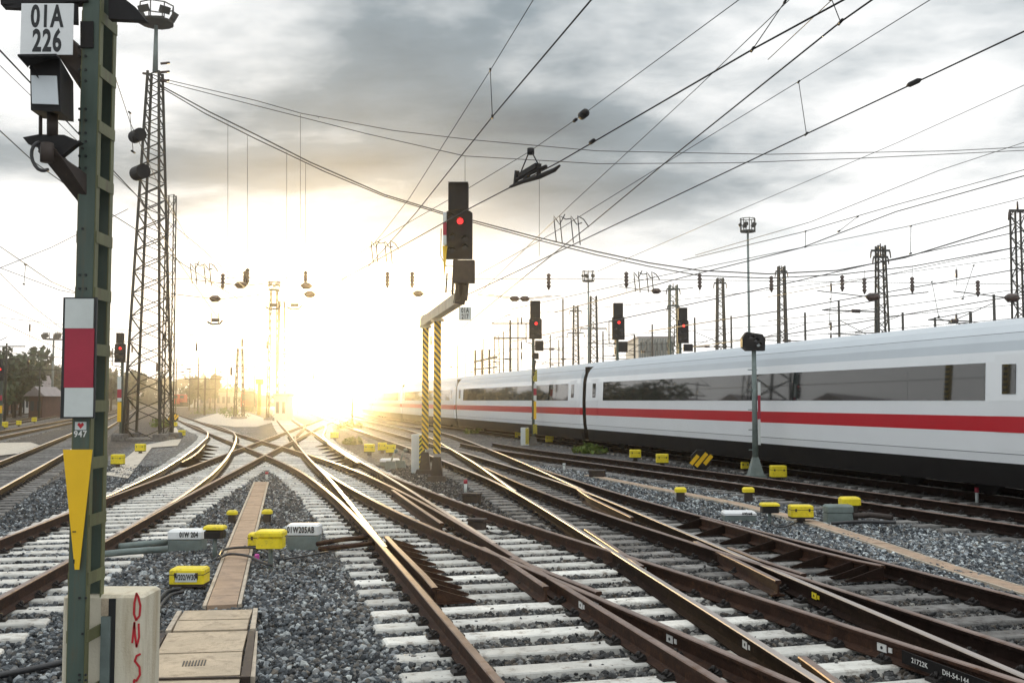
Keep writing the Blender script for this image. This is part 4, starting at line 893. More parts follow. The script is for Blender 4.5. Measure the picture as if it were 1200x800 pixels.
# number sign
sz_ = MZ - .12; sb = board('number_plate', 25.5, 4.5, 85, 64.5, sz_, 'white', root, .008)
a1 = D(55, 20.5, sz_ - .0045); a2 = D(55, 49, sz_ - .0045)
text_mb('01A', .195, a1, (1, 0, 0), (0, 0, 1), .58, .006).build('plate_number', M['ink'], sb); text_mb('226', .195, a2, (1, 0, 0), (0, 0, 1), .58, .006).build('plate_number', M['ink'], sb)
b = MB(); b.bar(D(3, -2, sz_ + .06), D(104, -6, MZ + .02), .10, .12); b.bar(D(8, 6, sz_ + .05), D(28, 7, sz_ + .05), .05, .05); b.bar(D(70, 12, sz_ + .1), D(92, 14, MZ + .02), .06, .16); b.build('top_arm', M['black'], root)
b = MB(); b.prism([D(127, -3, MZ + .05), D(127, 22, MZ + .05), D(171, 24, MZ + .05), D(158, 8, MZ + .05), D(140, -6, MZ + .05)], (0, .06, 0)); b.build('gusset_plate', M['black'], root)
b = MB(); b.prism([D(66, 62, sz_ + .1), D(84, 45, sz_ + .1), D(111, 78, MZ + .05), D(111, 104, MZ + .05), D(95, 106, MZ + .05)], (0, .1, 0)); b.build('bracket_arm', M['brownblack'], root)
b = MB(); b.prism([D(94, 25, MZ - .012), D(109, 25, MZ - .012), D(109, 56, MZ - .012), D(94, 56, MZ - .012)], (0, .012, 0)); b.build('splice_plate', M['black'], root)
# lamp housing
lz = 6.15; r_ = root
lb = MB()
def DD(x, y, Y): return D(x, y, Y)
f0 = [DD(35, 70, lz), DD(70, 68, lz), DD(71, 131, lz), DD(36, 129, lz)]; k0 = [DD(54, 78, lz + .30), DD(86, 96, lz + .30), DD(86.5, 143, lz + .30), DD(50, 139, lz + .30)]
lb.add(f0 + k0, [(0, 1, 2, 3), (4, 7, 6, 5), (0, 4, 5, 1), (1, 5, 6, 2), (2, 6, 7, 3), (3, 7, 4, 0)]); lh = lb.build('lamp_housing', M['black'], root)
b = MB(); b.prism([DD(36.5, 88.5, lz - .012), DD(66, 89, lz - .012), DD(68, 122.5, lz - .012), DD(37.5, 121.5, lz - .012)], (0, .01, 0)); b.build('lamp_glass', M['glasslamp'], lh)
b = MB(); b.prism([DD(36, 71, lz - .002), DD(70, 69, lz - .002), DD(66, 65.5, lz - .17), DD(20.5, 66, lz - .17), DD(33, 80, lz - .05)], (0, 0, .012)); b.prism([DD(34, 80, lz - .05), DD(45, 92, lz - .02), DD(43, 84, lz - .02), DD(36, 74, lz - .02)], (0, .006, 0)); b.build('hood', M['black'], lh)
b = MB(); b.tube([DD(61.5, 134, lz + .12), DD(61.5, 160, lz + .12)], .033, 12); b.tube([DD(47.5, 136, lz + .1), DD(47.5, 158, lz + .1)], .011, 6); b.build('lamp_stem', M['brownblack'], root)
b = MB(); b.prism([DD(26.5, 161, lz + .1), DD(45, 157.5, lz + .1), DD(75, 158, lz + .1), DD(94.5, 166.5, lz + .1), DD(88, 170, lz + .1), DD(72, 183, lz + .1), DD(64, 186, lz + .1), DD(46, 180, lz + .1), DD(44, 172, lz + .1), DD(33, 169, lz + .1)], (0, .05, 0)); b.build('base_plate', M['black'], root)
b = MB(); b.prism([DD(44, 177, lz + .06), DD(60, 170, lz + .06), DD(72, 184, lz + .08), DD(110, 210, MZ + .05), DD(110, 241, MZ + .05), DD(91, 236, MZ + .05)], (0, .09, 0)); b.tube([DD(55, 168, lz + .04), DD(55, 190, lz + .04)], .04, 10); b.build('bracket_arm', M['brownblack'], root)
b = MB(); b.tube([DD(46, 167, lz + .02), DD(42, 168.5, lz), DD(39, 172, lz), DD(37.2, 177, lz), DD(37, 183, lz), DD(38.4, 189, lz), DD(41, 194, lz), DD(44.5, 198, lz), DD(49, 200, lz), DD(52, 200, lz), DD(56, 199, lz + .03)], .011, 8); b.build('cable', M['cable'], root)

# concrete block behind the mast
cz = 6.62; a_ = D(73.5, 697, cz); b_ = D(168, 697, cz); hb = a_.z
root = empty('concrete_block', ((a_.x + b_.x) / 2, cz + .2, 0), 'weathered cream concrete block with red scrawl at the foot of the green mast', 'concrete block')
b = MB(); b.bbox(((a_.x + b_.x) / 2, cz + .17, hb / 2), (b_.x - a_.x, .34, hb), 0, 0, .018); b.build('body', M['cream'], root)
board('slot', 126.5, 701, 133, 830, cz - .002, 'ink', root, .004); board('cover_strip', 119, 722, 127.5, 830, cz - .01, 'galv', root, .02); board('inlay', 119, 701, 127, 721, cz - .004, 'plate', root, .006)
def stroke(mb, pts, w, Y):
    for i in range(len(pts) - 1):
        p, q = D(*pts[i], Y), D(*pts[i + 1], Y); mb.bar(p, q, w, .003, up=(0, 1, 0)); mb.tube([p + Vector((0, -.0012, 0)), p + Vector((0, .001, 0))], w / 2, 8, 0, False)
g_ = MB(); Yg = cz - .0035
stroke(g_, [(160, 695), (157.5, 706), (157, 719), (159.5, 726), (163.5, 721), (164.5, 709), (162, 699), (160, 695)], .014, Yg)
stroke(g_, [(155, 752), (157.5, 729), (158, 742), (160, 757), (163, 746), (162.5, 730)], .013, Yg)
stroke(g_, [(164, 766), (160, 768), (158, 774), (163.5, 781), (164, 790), (160, 797), (156.5, 796)], .014, Yg)
stroke(g_, [(157, 797), (157, 812)], .014, Yg)
go_ = g_.build('red_scrawl', M['graff'], root)

# ------------------------------------------------------------------ track side boxes
def yellow_box(label, px, pyb, wpx, hm=.16, leg=.10, group='yellow track side boxes', text=None, rz=0.0, zc=None):
    p = G(px, pyb); w = wpx * p.y / F; root = empty('junction_box', p, label, 'junction box', group)
    b = MB(); b.box((p.x, p.y, leg + .012), (w * .96, w * .62, .03), rz); b.build('tray', M['brownblack'], root)
    b = MB(); b.bbox((p.x, p.y, leg + .03 + hm / 2), (w, w * .66, hm), rz, 0, .02)
    lid = b.build('cover', M['yel'], root)
    b = MB(); b.box((p.x, p.y, leg + .03 + hm * .62), (w + .004, w * .66 + .004, .008), rz); b.box((p.x + w * .3, p.y - w * .335, leg + .03 + hm * .6), (.03, .012, .05), rz); b.box((p.x - w * .3, p.y - w * .335, leg + .03 + hm * .6), (.03, .012, .05), rz); b.build('latch', M['brownblack'], root)
    b = MB(); b.box((p.x, p.y, leg / 2 - .02), (w * .45, .06, leg + .05), rz, 0, .7); b.build('foot', M['brownblack'], root)
    if text:
        pl_ = MB(); y = p.y - w * .33 - .004; pl_.box((p.x, y, leg + .03 + hm * .45), (w * .62, .006, hm * .6)); o = pl_.build('label_plate', M['signgrey'], root)
        text_mb(text, hm * .5, (p.x, y - .0035, leg + .03 + hm * .45), (1, 0, 0), (0, 0, 1), .55, .003).build('plate_text', M['ink'], o)
    return root, p, w
def stem_box(label, px, pyb, wpx, ztop, mats=('black', 'yel'), hh=.12, group='yellow lidded boxes on stems', yl=.05):
    p = G(px, pyb); w = wpx * p.y / F; root = empty('terminal_box', p, label, 'terminal box', group)
    b = MB(); b.tube([(p.x, p.y, -.05), (p.x, p.y, ztop - hh - yl)], .03, 8); b.build('stem', M['galv'], root)
    b = MB(); b.bbox((p.x, p.y, ztop - yl - hh / 2), (w * .92, w * .7, hh), 0, 0, .03); b.build('box', M[mats[0]], root)
    b = MB(); b.bbox((p.x, p.y, ztop - yl / 2), (w, w * .76, yl), 0, 0, .022); b.build('lid', M[mats[1]], root)
    return root, p, w
def small_marker(label, px, pyb, wpx, h=.22):
    p = G(px, pyb); w = wpx * p.y / F; root = empty('track_marker', p, label, 'marker', 'low markers with yellow tops')
    b = MB(); b.bbox((p.x, p.y, h * .32), (w * .7, w * .6, h * .68), 0, 0, .02); b.build('base', M['brownblack'], root)
    b = MB(); b.bbox((p.x, p.y, h * .82), (w, w * .8, h * .34), 0, 0, .03); b.build('top', M['yel'], root)
yellow_box('yellow box with a worn white label beside the wide cable chamber', 222, 689, 40, .17, .04, text='W202/W304')
stem_box('large yellow box on a stem, tilted over the cable trough', 317, 667, 33, .50, ('yel', 'yel'), .15, yl=.07)
yellow_box('yellow stepped box standing against the trough edge', 305, 645, 26, .17, .06)
stem_box('dark box with a yellow lid on a stem beside the nearer white motor', 251.5, 653, 24, .44)
small_marker('low yellow topped marker left of the cable trough', 272, 612, 12); small_marker('low yellow topped marker right of the cable trough', 313, 611, 12)
def motor(label, px, pyb, wpx, text, hm=.26, group='white point motor housings', m='white', tx=.12, name='point_motor'):
    p = G(px, pyb); w = wpx * p.y / F; root = empty(name, p, label, 'point motor', group); d = w * .55
    b = MB(); b.bbox((p.x, p.y + d / 2, hm * .28), (w * .97, d, hm * .58), 0, 0, .02); b.build('base', M['galv'], root)
    b = MB(); b.bbox((p.x, p.y + d / 2, hm * .80), (w, d * 1.04, hm * .42), 0, 0, .03); lid = b.build('lid', M[m], root)
    if text: text_mb(text, hm * .34, (p.x + w * tx, p.y - d * .02 - .004, hm * .79), (1, 0, 0), (0, 0, 1), .62, .004).build('lettering', M['ink'], lid)
    return root, p, w
motor('white point motor lettered 01W204 beside the left track', 216, 646, 41, '01W 204', .30)
motor('white point motor lettered 01W205AB beside the brown trough', 354, 644, 38, '01W205AB', .36, tx=-.05)
motor('white point motor lettered 01W216AB on the pale ballast', 868, 610, 38, '01W216AB', .16, tx=.2)
motor('long white point motor near the striped posts', 456, 546, 22, None, .24)
motor('grey green switch machine with a yellow lid by the brown trough', 985, 612, 32, None, .30, m='galv')
small_marker('yellow lid standing on the grey green switch machine side', 996, 609, 22, .42)
# pipes from the motors to the rails
def pipes(label, pts_list, r=.03, m='galv', name='switch_rod', cat='switch rod'):
    root = empty(name, G(*pts_list[0][0]), label, cat, 'rods and pipes running to the points')
    for pl_ in pts_list:
        b = MB(); b.tube([G(x, y, .12) for x, y in pl_], r, 8); b.build('rod', M[m], root)
pipes('grey rods running from the nearer white motor under the left track', [[(140, 640), (168, 637), (196, 635)], [(110, 650), (150, 646), (196, 643)]], .045)
pipes('rusty rods running from the farther white motor to the right hand track', [[(372, 637), (400, 632), (432, 629)], [(374, 643), (405, 640), (440, 636)]], .035, 'rust')
pipes('dark rods beside the grey green switch machine', [[(1000, 604), (1020, 603), (1045, 606)]], .05, 'brownblack')
pb_ = G(480, 0 + 560)
for lab, px, py, w, h in (
 ('yellow box beside the long white motor in the glare', 433, 532, 12, .3), ('yellow box behind another in the warm glare', 448, 530, 10, .3), ('yellow box next to its pair, nearer the striped posts', 458, 533, 11, .3),
 ('yellow box right of the white cabinet before the train', 644, 520, 9.5, .3), ('yellow box left of the signal foot before the train', 608, 514.5, 9, .3), ('first yellow box of the pair left of the striped octagon', 744.5, 539, 13, .27), ('yellow box nearest the striped octagon', 776, 545.5, 14, .28),
 ('yellow box right of the round green post', 912, 563, 18, .30), ('dull yellow box hidden behind the round green post', 873, 553, 9, .2),
 ('larger yellow box on pale ballast between stem box and machine', 938.5, 612, 26, .2),
 ('yellow box left of the lattice tower path, nearer of two', 138, 547, 14, .3), ('yellow box left of the lattice tower path, further of two', 164.5, 531, 11, .28), ('yellow box at the bend of the pale path', 213, 512, 7.5, .3), ('small yellow box under the striped square marker', 204.5, 500.5, 6, .3),
 ('small yellow box on the yard tracks nearest the mast board', 40, 495, 5, .4), ('small yellow box beside the grey post at the far left', 5, 502, 7, .4), ('small yellow box further back between yard tracks', 22, 499, 5, .35), ('faint yellow box beyond the diamond crossing', 392, 515, 9, .3)):
    yellow_box(lab, px, py, w, h, .08, 'yellow track side boxes')
stem_box('black box with yellow lid on a stem beside the lettered flat motor', 902, 613, 21, .36)
small_marker('low marker with yellow cap on the trough line', 797.5, 587, 13, .3); small_marker('low marker with yellow cap behind the lettered flat motor', 877, 587, 13, .3)
# striped markers
def octagon(label, px, py, r, square=False):
    p = G(px, py + r * .9 + (5 if r > 8 else 0)); R_ = r * p.y / F; root = empty('warning_marker', p, label, 'marker'); zc_ = R_ * .95 + .02
    n = 8; pts = [(p.x + math.cos(math.pi / 8 + k * math.pi / 4) * R_, p.y, zc_ + math.sin(math.pi / 8 + k * math.pi / 4) * R_) for k in range(n)]
    b = MB(); b.prism(pts, (0, .14, 0)); b.build('body', M['black'], root); b = MB()
    for t in (-.55, 0, .55):
        c_ = Vector((p.x + t * R_ * 1.15, p.y - .006, zc_)); b.bar(c_ + Vector((-.38, 0, -.45)) * R_ * (1.35 if t == 0 else .9), c_ + Vector((.38, 0, .45)) * R_ * (1.35 if t == 0 else .9), R_ * .36, .008, up=(0, 1, 0))
    b.build('stripe', M['yellow'], root)
octagon('black octagon with yellow diagonal stripes lying before the train', 822, 535, 12.5)
octagon('small black and yellow striped marker at the end of the sandy path', 203, 489.5, 6)
for lab, px, py, h, m_ in (('red and white peg standing before the train, right of the posts', 1145, 590, .34, 'red'), ('white peg on the pale ballast by the joining rails', 661, 551, .22, 'signgrey'), ('red topped peg near the foot of the striped posts', 545.5, 577, .3, 'red'), ('tiny red peg in gravel above the narrow trough', 312.5, 562, .22, 'red')):
    p = G(px, py); root = empty('peg', p, lab, 'peg', 'short pegs in the ballast'); b = MB(); b.tube([(p.x, p.y, -.03), (p.x, p.y, h * .7)], .035, 8); b.build('stake', M['signgrey'], root); b = MB(); b.tube([(p.x, p.y, h * .7), (p.x, p.y, h)], .045, 8); b.build('cap', M[m_], root)
for lab, px, py, w in (('dark rusty block lying between rails near the red peg', 553, 589, 20), ('dark steel box between the rails in front of the red peg', 559, 622, 20), ('dark lineside flat block on pale ballast', 700, 559, 18)):
    p = G(px, py); ww = w * p.y / F; o = MB().bbox((p.x, p.y, .09), (ww, ww * .6, .16), -TH, 0, .015).bbox((p.x, p.y, .19), (ww * 1.08, ww * .7, .04), -TH, 0, .01).build('rail_lubricator', M['brownblack']); tag(o, lab, 'steel box', 'dark steel boxes between the rails')
p = G(455, 547); 
# machinery in the glare
for lab, px, py in (('grey lever frame near the striped posts, left one', 458, 549), ('grey lever frame near the striped posts, right one', 469, 548)):
    p = G(px, py); root = empty('point_lever', p, lab, 'point lever', 'lever frames near the striped posts'); b = MB(); b.box((p.x, p.y, .12), (.35, .3, .24), 0, 0, .8); b.build('frame', M['galv'], root); b = MB(); b.tube([(p.x, p.y, .2), (p.x + .12, p.y, .55)], .03, 6); b.tube([(p.x + .12, p.y, .55), (p.x + .22, p.y, .58)], .07, 6); b.build('lever', M['galv'], root)
# cables on the ground
def cable(label, px, r=.018, z=.035):
    pts = [G(x, y, z) for x, y in px]; fine = []
    for i in range(len(pts) - 1):
        p0, p1, p2, p3 = pts[max(i - 1, 0)], pts[i], pts[i + 1], pts[min(i + 2, len(pts) - 1)]
        for k in range(5):
            t = k / 5; fine.append(0.5 * ((2 * p1) + (p2 - p0) * t + (2 * p0 - 5 * p1 + 4 * p2 - p3) * t * t + (3 * p1 - p0 - 3 * p2 + p3) * t ** 3))
    fine.append(pts[-1]); o = MB().tube(fine, r, 7).build('cable', M['cable']); return tag(o, label, 'cable', 'black cables lying on the ballast')
cable('black cable looping from the labelled yellow box down past the red scrawl', [(212, 689), (196, 693), (183, 708), (176, 730), (168, 752), (160, 790)], .022, .05)
cable('second black cable beside the labelled yellow box', [(215, 693), (200, 697), (187, 712), (180, 734), (172, 756), (166, 780)], .018, .04)
cable('thick black cable across the bottom corner to the concrete block', [(-20, 795), (20, 787), (50, 781), (76, 775)], .026, .05)
cable('black cable crossing the trough towards the large yellow stem box', [(256, 652), (262, 644), (285, 641), (306, 643), (318, 650)], .018, .09)
cable('black cable crossing the trough just below the other one', [(254, 655), (268, 649), (290, 651), (306, 658), (318, 662)], .018, .09)
cable('black cable leading from the lettered motor to the right hand rail', [(332, 655), (352, 652), (380, 647), (410, 640), (432, 632)], .014, .05)
cable('thin black cable between the stem box and its yellow neighbour', [(904, 612), (912, 617), (922, 616), (932, 612)], .016, .05)
cable('dark cable bundle beside the switch machine', [(975, 613), (1010, 611), (1050, 612)], .03, .05)
cable('black cable from the steel box to the diverging rail', [(570, 622), (590, 626), (604, 619), (612, 616)], .016, .06)
p = G(301, 654, .03); o = MB().bbox((p.x, p.y, .05), (.06, .05, .08), 0, 0, .01).build('magenta_cap', M['magenta']); tag(o, 'tiny magenta cap beside the large yellow stem box', 'cap')

# ------------------------------------------------------------------ overhead lines
WR = 1.0
def pz(px, z): return [G(x, y, z) for x, y in px]
def sagline(pts, n=5):
    out = []
    for i in range(len(pts) - 1):
        for k in range(n): out.append(pts[i].lerp(pts[i + 1], k / n))
    out.append(pts[-1]); return out
def overhead(label, contact=None, mess=None, drops=(), r=.0075, rm=.006, zc=5.7, zm=7.1, cat='overhead wire', group='overhead wires along the tracks', ext=True):
    """contact / mess: two photo points each on the heights zc / zm; drops: pairs of photo points (lower on zc, upper on zm)"""
    first = contact or mess; root = empty('overhead_line', G(*first[0], zc if contact else zm), label, cat, group)
    if contact:
        P_ = pz(contact, zc); 
        if ext: P_ = [P_[0] + (P_[0] - P_[1]).normalized() * 6] + P_
        b = MB(); b.tube(P_, [r * max(1, min(3.2, p.y / 18)) for p in P_], 5); b.build('contact_wire', M['wire'], root)
    if mess:
        P_ = pz(mess, zm)
        if ext: P_ = [P_[0] + (P_[0] - P_[1]).normalized() * 6] + P_
        b = MB(); b.tube(P_, [rm * max(1, min(3.2, p.y / 18)) for p in P_], 5); b.build('messenger_wire', M['wire'], root)
    for lo, up in drops:
        p = G(*lo, zc); q = Vector(D(*up, p.y)); b = MB(); k = max(1, min(3, p.y / 18)); b.tube([p, q], .005 * k, 4); b.tube([p - Vector((.0, .06, 0)), p + Vector((0, .06, .0))], .016 * k, 5); b.tube([q + Vector((0, -.04, 0)), q + Vector((0, .04, 0))], .014 * k, 5); b.build('dropper', M['wire'], root)
    return root
w1 = overhead('contact wire nearest the right picture edge, with a looped dropper', [(1200, 37), (945, 157), (650, 297), (540, 349), (440, 396)], [(1090, 0), (937, 95), (790, 185), (650, 272), (560, 322)], [((945, 157), (936, 96))], .009)
w2 = overhead('steep contact wire over the chalk marked track', [(1022, 0), (985, 26), (800, 174), (690, 265), (620, 320), (540, 385)], [(1000, -40), (975, 0), (900, 70)], [((985, 26), (974, -2))], .009)
w3 = overhead('contact wire carrying the long ski shaped section insulator', [(985, 2), (882, 58), (815, 97), (655, 190), (545, 247), (400, 328)], [(866, 0), (685, 133), (620, 178), (540, 226), (470, 266), (400, 310)], [((882, 58), (920, 2))], .010)
w3b = overhead('thin wire crossing the others towards the hanging loops', None, [(925, 0), (815, 105), (672, 237), (560, 345)], ())
w4 = overhead('steep contact wire running down to the loops left of the centre signal', [(693, 0), (577, 137), (487, 250), (450, 292), (396, 352), (350, 398)], [(625, 0), (575, 82), (480, 232), (447, 275), (400, 330)], [((577, 137), (574.5, 82))], .009)
w5 = overhead('contact wire above the dark track beside the train', [(1200, 206), (1050, 248), (940, 290), (800, 325), (650, 366)], [(1200, 167), (1100, 200), (950, 260), (815, 299)], [((983, 271), (1005, 254))], .009)
w6 = overhead('contact wire directly over the white train', [(1191, 272), (1040, 305), (900, 337), (720, 375), (600, 400)], [(1200, 232), (1065, 265), (940, 290), (780, 322), (600, 362)], [((1067, 297), (1067.5, 265)), ((944, 289), (944, 271))], .009)
w7 = overhead('first contact wire beyond the train roof', [(1200, 314), (1075, 336), (915, 364), (760, 388)], [(1200, 288), (1040, 322), (900, 348)], [((1128, 350), (1141, 311))], .009)
w8 = overhead('second contact wire beyond the train roof', [(1200, 345), (1040, 372), (925, 391), (800, 408)], [(1200, 338), (1040, 360), (900, 376)], [((1100, 371), (1092, 330)), ((972, 380), (973, 350))], .009)
w9 = overhead('thin messenger wire high above the train, nearest the top picture edge of its kind', None, [(1200, 199), (1050, 240), (940, 272), (800, 305)], (), rm=.007)
w10 = overhead('thin wire crossing above the floodlight pole over the train', None, [(1200, 100), (1050, 168), (900, 232), (700, 318)], (), rm=.005)
l1 = overhead('contact wire on the left that passes behind the green mast', [(-20, 135), (40, 190), (85, 222), (161, 270), (215, 310), (290, 357)], [(-20, 60), (0, 77), (84, 159), (160, 229), (235, 290), (290, 340)], (), .008)
l2 = overhead('contact wire dropping from the mast head to the lattice tower', [(128, 195), (161, 230), (205, 300), (255, 372)], [(128, 69), (153, 145), (190, 225), (250, 335)], ((((156, 178), (152, 132))),), .009)
l3 = overhead('wire sweeping over the yard tracks at the far left', [(-20, 275), (60, 330), (110, 352)], [(-20, 300), (40, 360), (85, 395)], (((30, 310), (28, 333)),), .007)
l4 = overhead('thin wire over the outer yard tracks', [(-20, 322), (60, 290), (150, 245)], [(-10, 310), (70, 340), (120, 350)], (), .006)
l5 = overhead('low wire over the parked cars', [(-10, 372), (40, 396), (120, 430)], [(-10, 352), (60, 385), (130, 420)], (), .006)
# weights, insulators and section insulators on the wires
def blob(parent, px, py, z, r, l, d=None, name='insulator', m='black'):
    p = G(px, py, z); d = Vector((-.26, .96, 0)) if d is None else d; q = MB(); q.tube([p - d * l / 2, p - d * l * .3, p + d * l * .3, p + d * l / 2], [r * .35, r, r, r * .35], 10); q.build(name, M[m], parent)
blob(w3, 684, 134, 7.1, .075, .34); blob(w3, 674, 141, 7.1, .03, .2); blob(w1, 1071, 97, 5.7, .03, .25); blob(w3, 694, 166, 5.7, .03, .22)
for x, y in ((161, 159), (164, 202)):
    q = G(x, y, 7.1 if y == 159 else 5.9); b = MB(); b.tube([q + Vector((-.10, .11, 0)), q + Vector((.10, -.11, 0))], .12, 16, 0, False); b.build('insulator', M['black'], l2)
ski = D(628, 203, 14.3); si = MB(); kk = 14.3 / F
def SK(x, y): return D(x, y, 14.3 + (x - 600) * -.02)
si.tube([SK(598, 219), SK(612, 213), SK(632, 207), SK(650, 199), SK(656, 194)], [.02, .03, .035, .03, .015], 6); si.tube([SK(604, 211), SK(622, 203), SK(640, 195)], .025, 6); si.bar(SK(606, 200), SK(604, 217), .05); si.bar(SK(632, 192), SK(631, 208), .06); si.bar(SK(610, 206), SK(630, 194), .07); si.bar(SK(614, 212), SK(624, 199), .04); si.tube([SK(621, 176), SK(610, 203)], .01, 5); si.tube([SK(622, 176), SK(632, 195)], .01, 5); si.tube([SK(622, 174), SK(622, 181)], .05, 8)
si.build('section_insulator', M['black'], w3)
def hook(parent, cx, cy, Y, sc, flip=1):
    for k, (dx, h) in enumerate(((-16, 22), (-9, 26), (4, 24), (12, 30))):
        b = MB(); pts = [(cx + dx * sc, cy + 12 * sc + h * .4 * sc), (cx + (dx - 2) * sc, cy + 2 * sc), (cx + (dx - 3) * sc, cy - 10 * sc), (cx + (dx + 4) * sc * flip * flip, cy - (6 if k % 2 else 0) * sc), (cx + (dx + 10) * sc, cy - (12 - 5 * k) * sc)]
        b.tube(sagline([D(x, y, Y) for x, y in pts], 2), .012 * Y / 22, 5); b.build('jumper_loop', M['wire'], parent)
hook(w3b, 668, 263, 22, 1.0); hook(w4, 450, 290, 26, .8); hook(w6, 757, 326, 34, .75); hook(l1, 238, 316, 34, .8)
# cross spans from the lattice tower to the masts behind the train
def span(label, px, Y, r, drops=(), group='cross span wires from the lattice tower'):
    root = empty('cross_span', D(*px[0], Y), label, 'cross span', group); b = MB(); b.tube([D(x, y, Y) for x, y in px], r, 5); b.build('span_wire', M['wire'], root)
    for x, y0, y1, ins in drops:
        b = MB(); b.tube([D(x, y0, Y), D(x, y1, Y)], .012, 4); b.build('dropper', M['wire'], root)
        if ins: b = MB(); zc_ = D(x, ins, Y); b.tube([zc_ + Vector((0, 0, dz)) for dz in (.5, .4, .3, .2, .1, 0, -.1, -.2, -.3, -.4)], [.05, .14, .07, .14, .07, .14, .07, .14, .07, .05], 8); b.build('insulator', M['insul'], root)
    return root
span('top cross wire from the tower head fading to the right', [(188, 92), (300, 118), (353, 133), (460, 153), (553, 164), (700, 177), (900, 181), (1110, 177), (1290, 168)], 56, .022, [(352, 134, 268, None), (373, 137, 139, None)])
span('second cross wire from the tower head', [(188, 95), (300, 124), (430, 157), (545, 183), (700, 192), (860, 191), (1000, 186), (1290, 172)], 56, .022, [(545, 183, 214, None), (632, 189, 300, None)])
span('upper of the two heavy sagging cross wires', [(186, 99), (245, 131), (300, 158), (363, 190), (450, 228), (519, 249), (625, 277), (700, 295), (760, 308), (820, 317), (900, 321), (980, 317), (1060, 302), (1190, 262)], 56, .036, [(267, 143, 330, None), (290, 158, 320, 325), (336, 178, 330, None), (358, 190, 330, 328)])
span('lower of the two heavy sagging cross wires', [(186, 101), (240, 133), (300, 163), (380, 201), (450, 230), (519, 251), (625, 280), (700, 299), (760, 312), (820, 323), (900, 326), (980, 322), (1070, 312), (1190, 290)], 56, .03, [(904, 324, 340, 334), (987, 322, 340, 333), (1013, 317, 342, 336), (1069, 312, 345, 335), (1146, 330, 350, 339)])
span('level cross wire low across the yard', [(186, 327), (300, 325.5), (500, 327), (700, 327), (900, 329), (1190, 333)], 56, .016, [(261, 327, 336, 331), (287, 318, 336, 328), (454, 320, 338, 329), (483, 320, 338, 329), (643, 320, 340, 331), (734, 318, 342, 329), (820, 318, 345, 331)])
for x, y in ((320, 360.5), (345, 360.5), (252, 378)):
    root = empty('section_insulator', D(x, y, 50), 'small section insulator hung %s' % {320: 'at the left of a pair in the glare', 345: 'at the right of a pair in the glare', 252: 'lower than the pair in the glare, nearer the tower'}[x], 'insulator', 'small section insulators')
    b = MB(); b.tube([D(x - 9, y - 1, 50), D(x - 3, y + 2, 50), D(x + 6, y + 1, 50), D(x + 9, y - 3, 50)], .05, 5); b.bar(D(x - 4, y - 3, 50), D(x + 5, y - 3, 50), .16); b.build('runner', M['wire'], root)
    b = MB(); b.tube([D(x - 4, y - 12, 50), D(x - 4, y, 50)], .02, 4); b.tube([D(x + 4, y - 12, 50), D(x + 4, y, 50)], .02, 4); b.build('hanger', M['wire'], root)
r_i = random.Random(5)
for k, (x, y, Z) in enumerate(((252, 350, 50), (363, 345, 50), (282, 334, 48), (359, 335, 50), (615, 350, 60), (603, 350, 60), (769, 341, 60), (490, 344, 55), (1023, 348, 40), (1186, 349, 38))):
    p = D(x, y, Z); labs = ['below the hanging loops by the tower', 'right of the glare masts', 'above the leftmost small section insulator', 'just above the one right of the glare masts', 'left of the black signal head before the train', 'furthest left of the black signal head before the train', 'above the two black signals behind the train', 'left of the central signal bracket', 'right of the wide headed mast', 'next to the heaviest mast']
    root = empty('tension_insulator', p, 'dark oval insulator %s' % labs[k], 'insulator', 'oval insulators strung on wires'); b = MB(); b.tube([p + Vector((-.28, 0, .02)), p + Vector((-.14, 0, 0)), p + Vector((.14, 0, 0)), p + Vector((.28, 0, -.02))], [.05, .17, .17, .05], 10); b.build('body', M['insul'], root); b = MB(); b.tube([p + Vector((-2.2, 0, .25)), p + Vector((-.28, 0, .02))], .02, 4); b.tube([p + Vector((.28, 0, -.02)), p + Vector((2.2, 0, .2))], .02, 4); b.build('wire', M['wire'], root)

# ------------------------------------------------------------------ far things
def loco(label, px, Z, w, h, ybody, kind):
    c = D(px, 469, Z); x, y = c.x, Z; root = empty('railcar' if kind == 'car' else 'shunting_locomotive', (x, y, 0), label, 'train'); 
    if kind == 'car':
        b = MB(); b.prism([(x - w / 2, y, .9), (x + w / 2, y, .9), (x + w / 2, y, 3.2), (x + w / 2 - .35, y, 3.8), (x - w / 2 + .35, y, 3.8), (x - w / 2, y, 3.2)], (-6, 40, 0)); b.build('body', M['lred'], root)
        b = MB(); b.box((x, y - .02, 2.75), (w * .78, .04, 1.1)); b.build('windscreen', M['win'], root)
        for s_ in (-1, 1): b = MB(); b.tube([(x + s_ * w * .36, y - .01, 1.5), (x + s_ * w * .36, y - .08, 1.5)], .14, 8); b.build('headlight', M['glasslamp'], root)
        b = MB(); b.box((x, y + .3, .6), (w * .9, .8, .9)); b.build('underframe', M['tdark'], root)
    else:
        b = MB(); b.box((x, y + 1.5, 1.2), (w, 4, 1.0)); b.build('frame', M['tdark'], root); b = MB(); b.bbox((x, y + 2, 2.5), (w * .9, 2.2, 2.2), 0, 0, .15); cab = b.build('cab', M['lred'], root)
        for s_ in (-1, 1): b = MB(); b.box((x + s_ * w * .25, y + .88, 3.0), (w * .3, .04, .7)); b.build('window', M['win'], cab)
        b = MB(); b.bbox((x, y + .2, 2.0), (w * .5, 2.0, 1.3), 0, 0, .1); b.build('hood', M['lred'], root); b = MB(); b.box((x, y - .9, 1.9), (.12, .06, 2.0)); b.build('warning_strip', M['yellow'], root)
loco('red commuter train front waiting at the edge of the glare', 291.5, 185, 2.95, 3.8, 0, 'car')
loco('small red shunting locomotive before the low pale buildings', 208, 240, 3.0, 3.6, 0, 'loco')
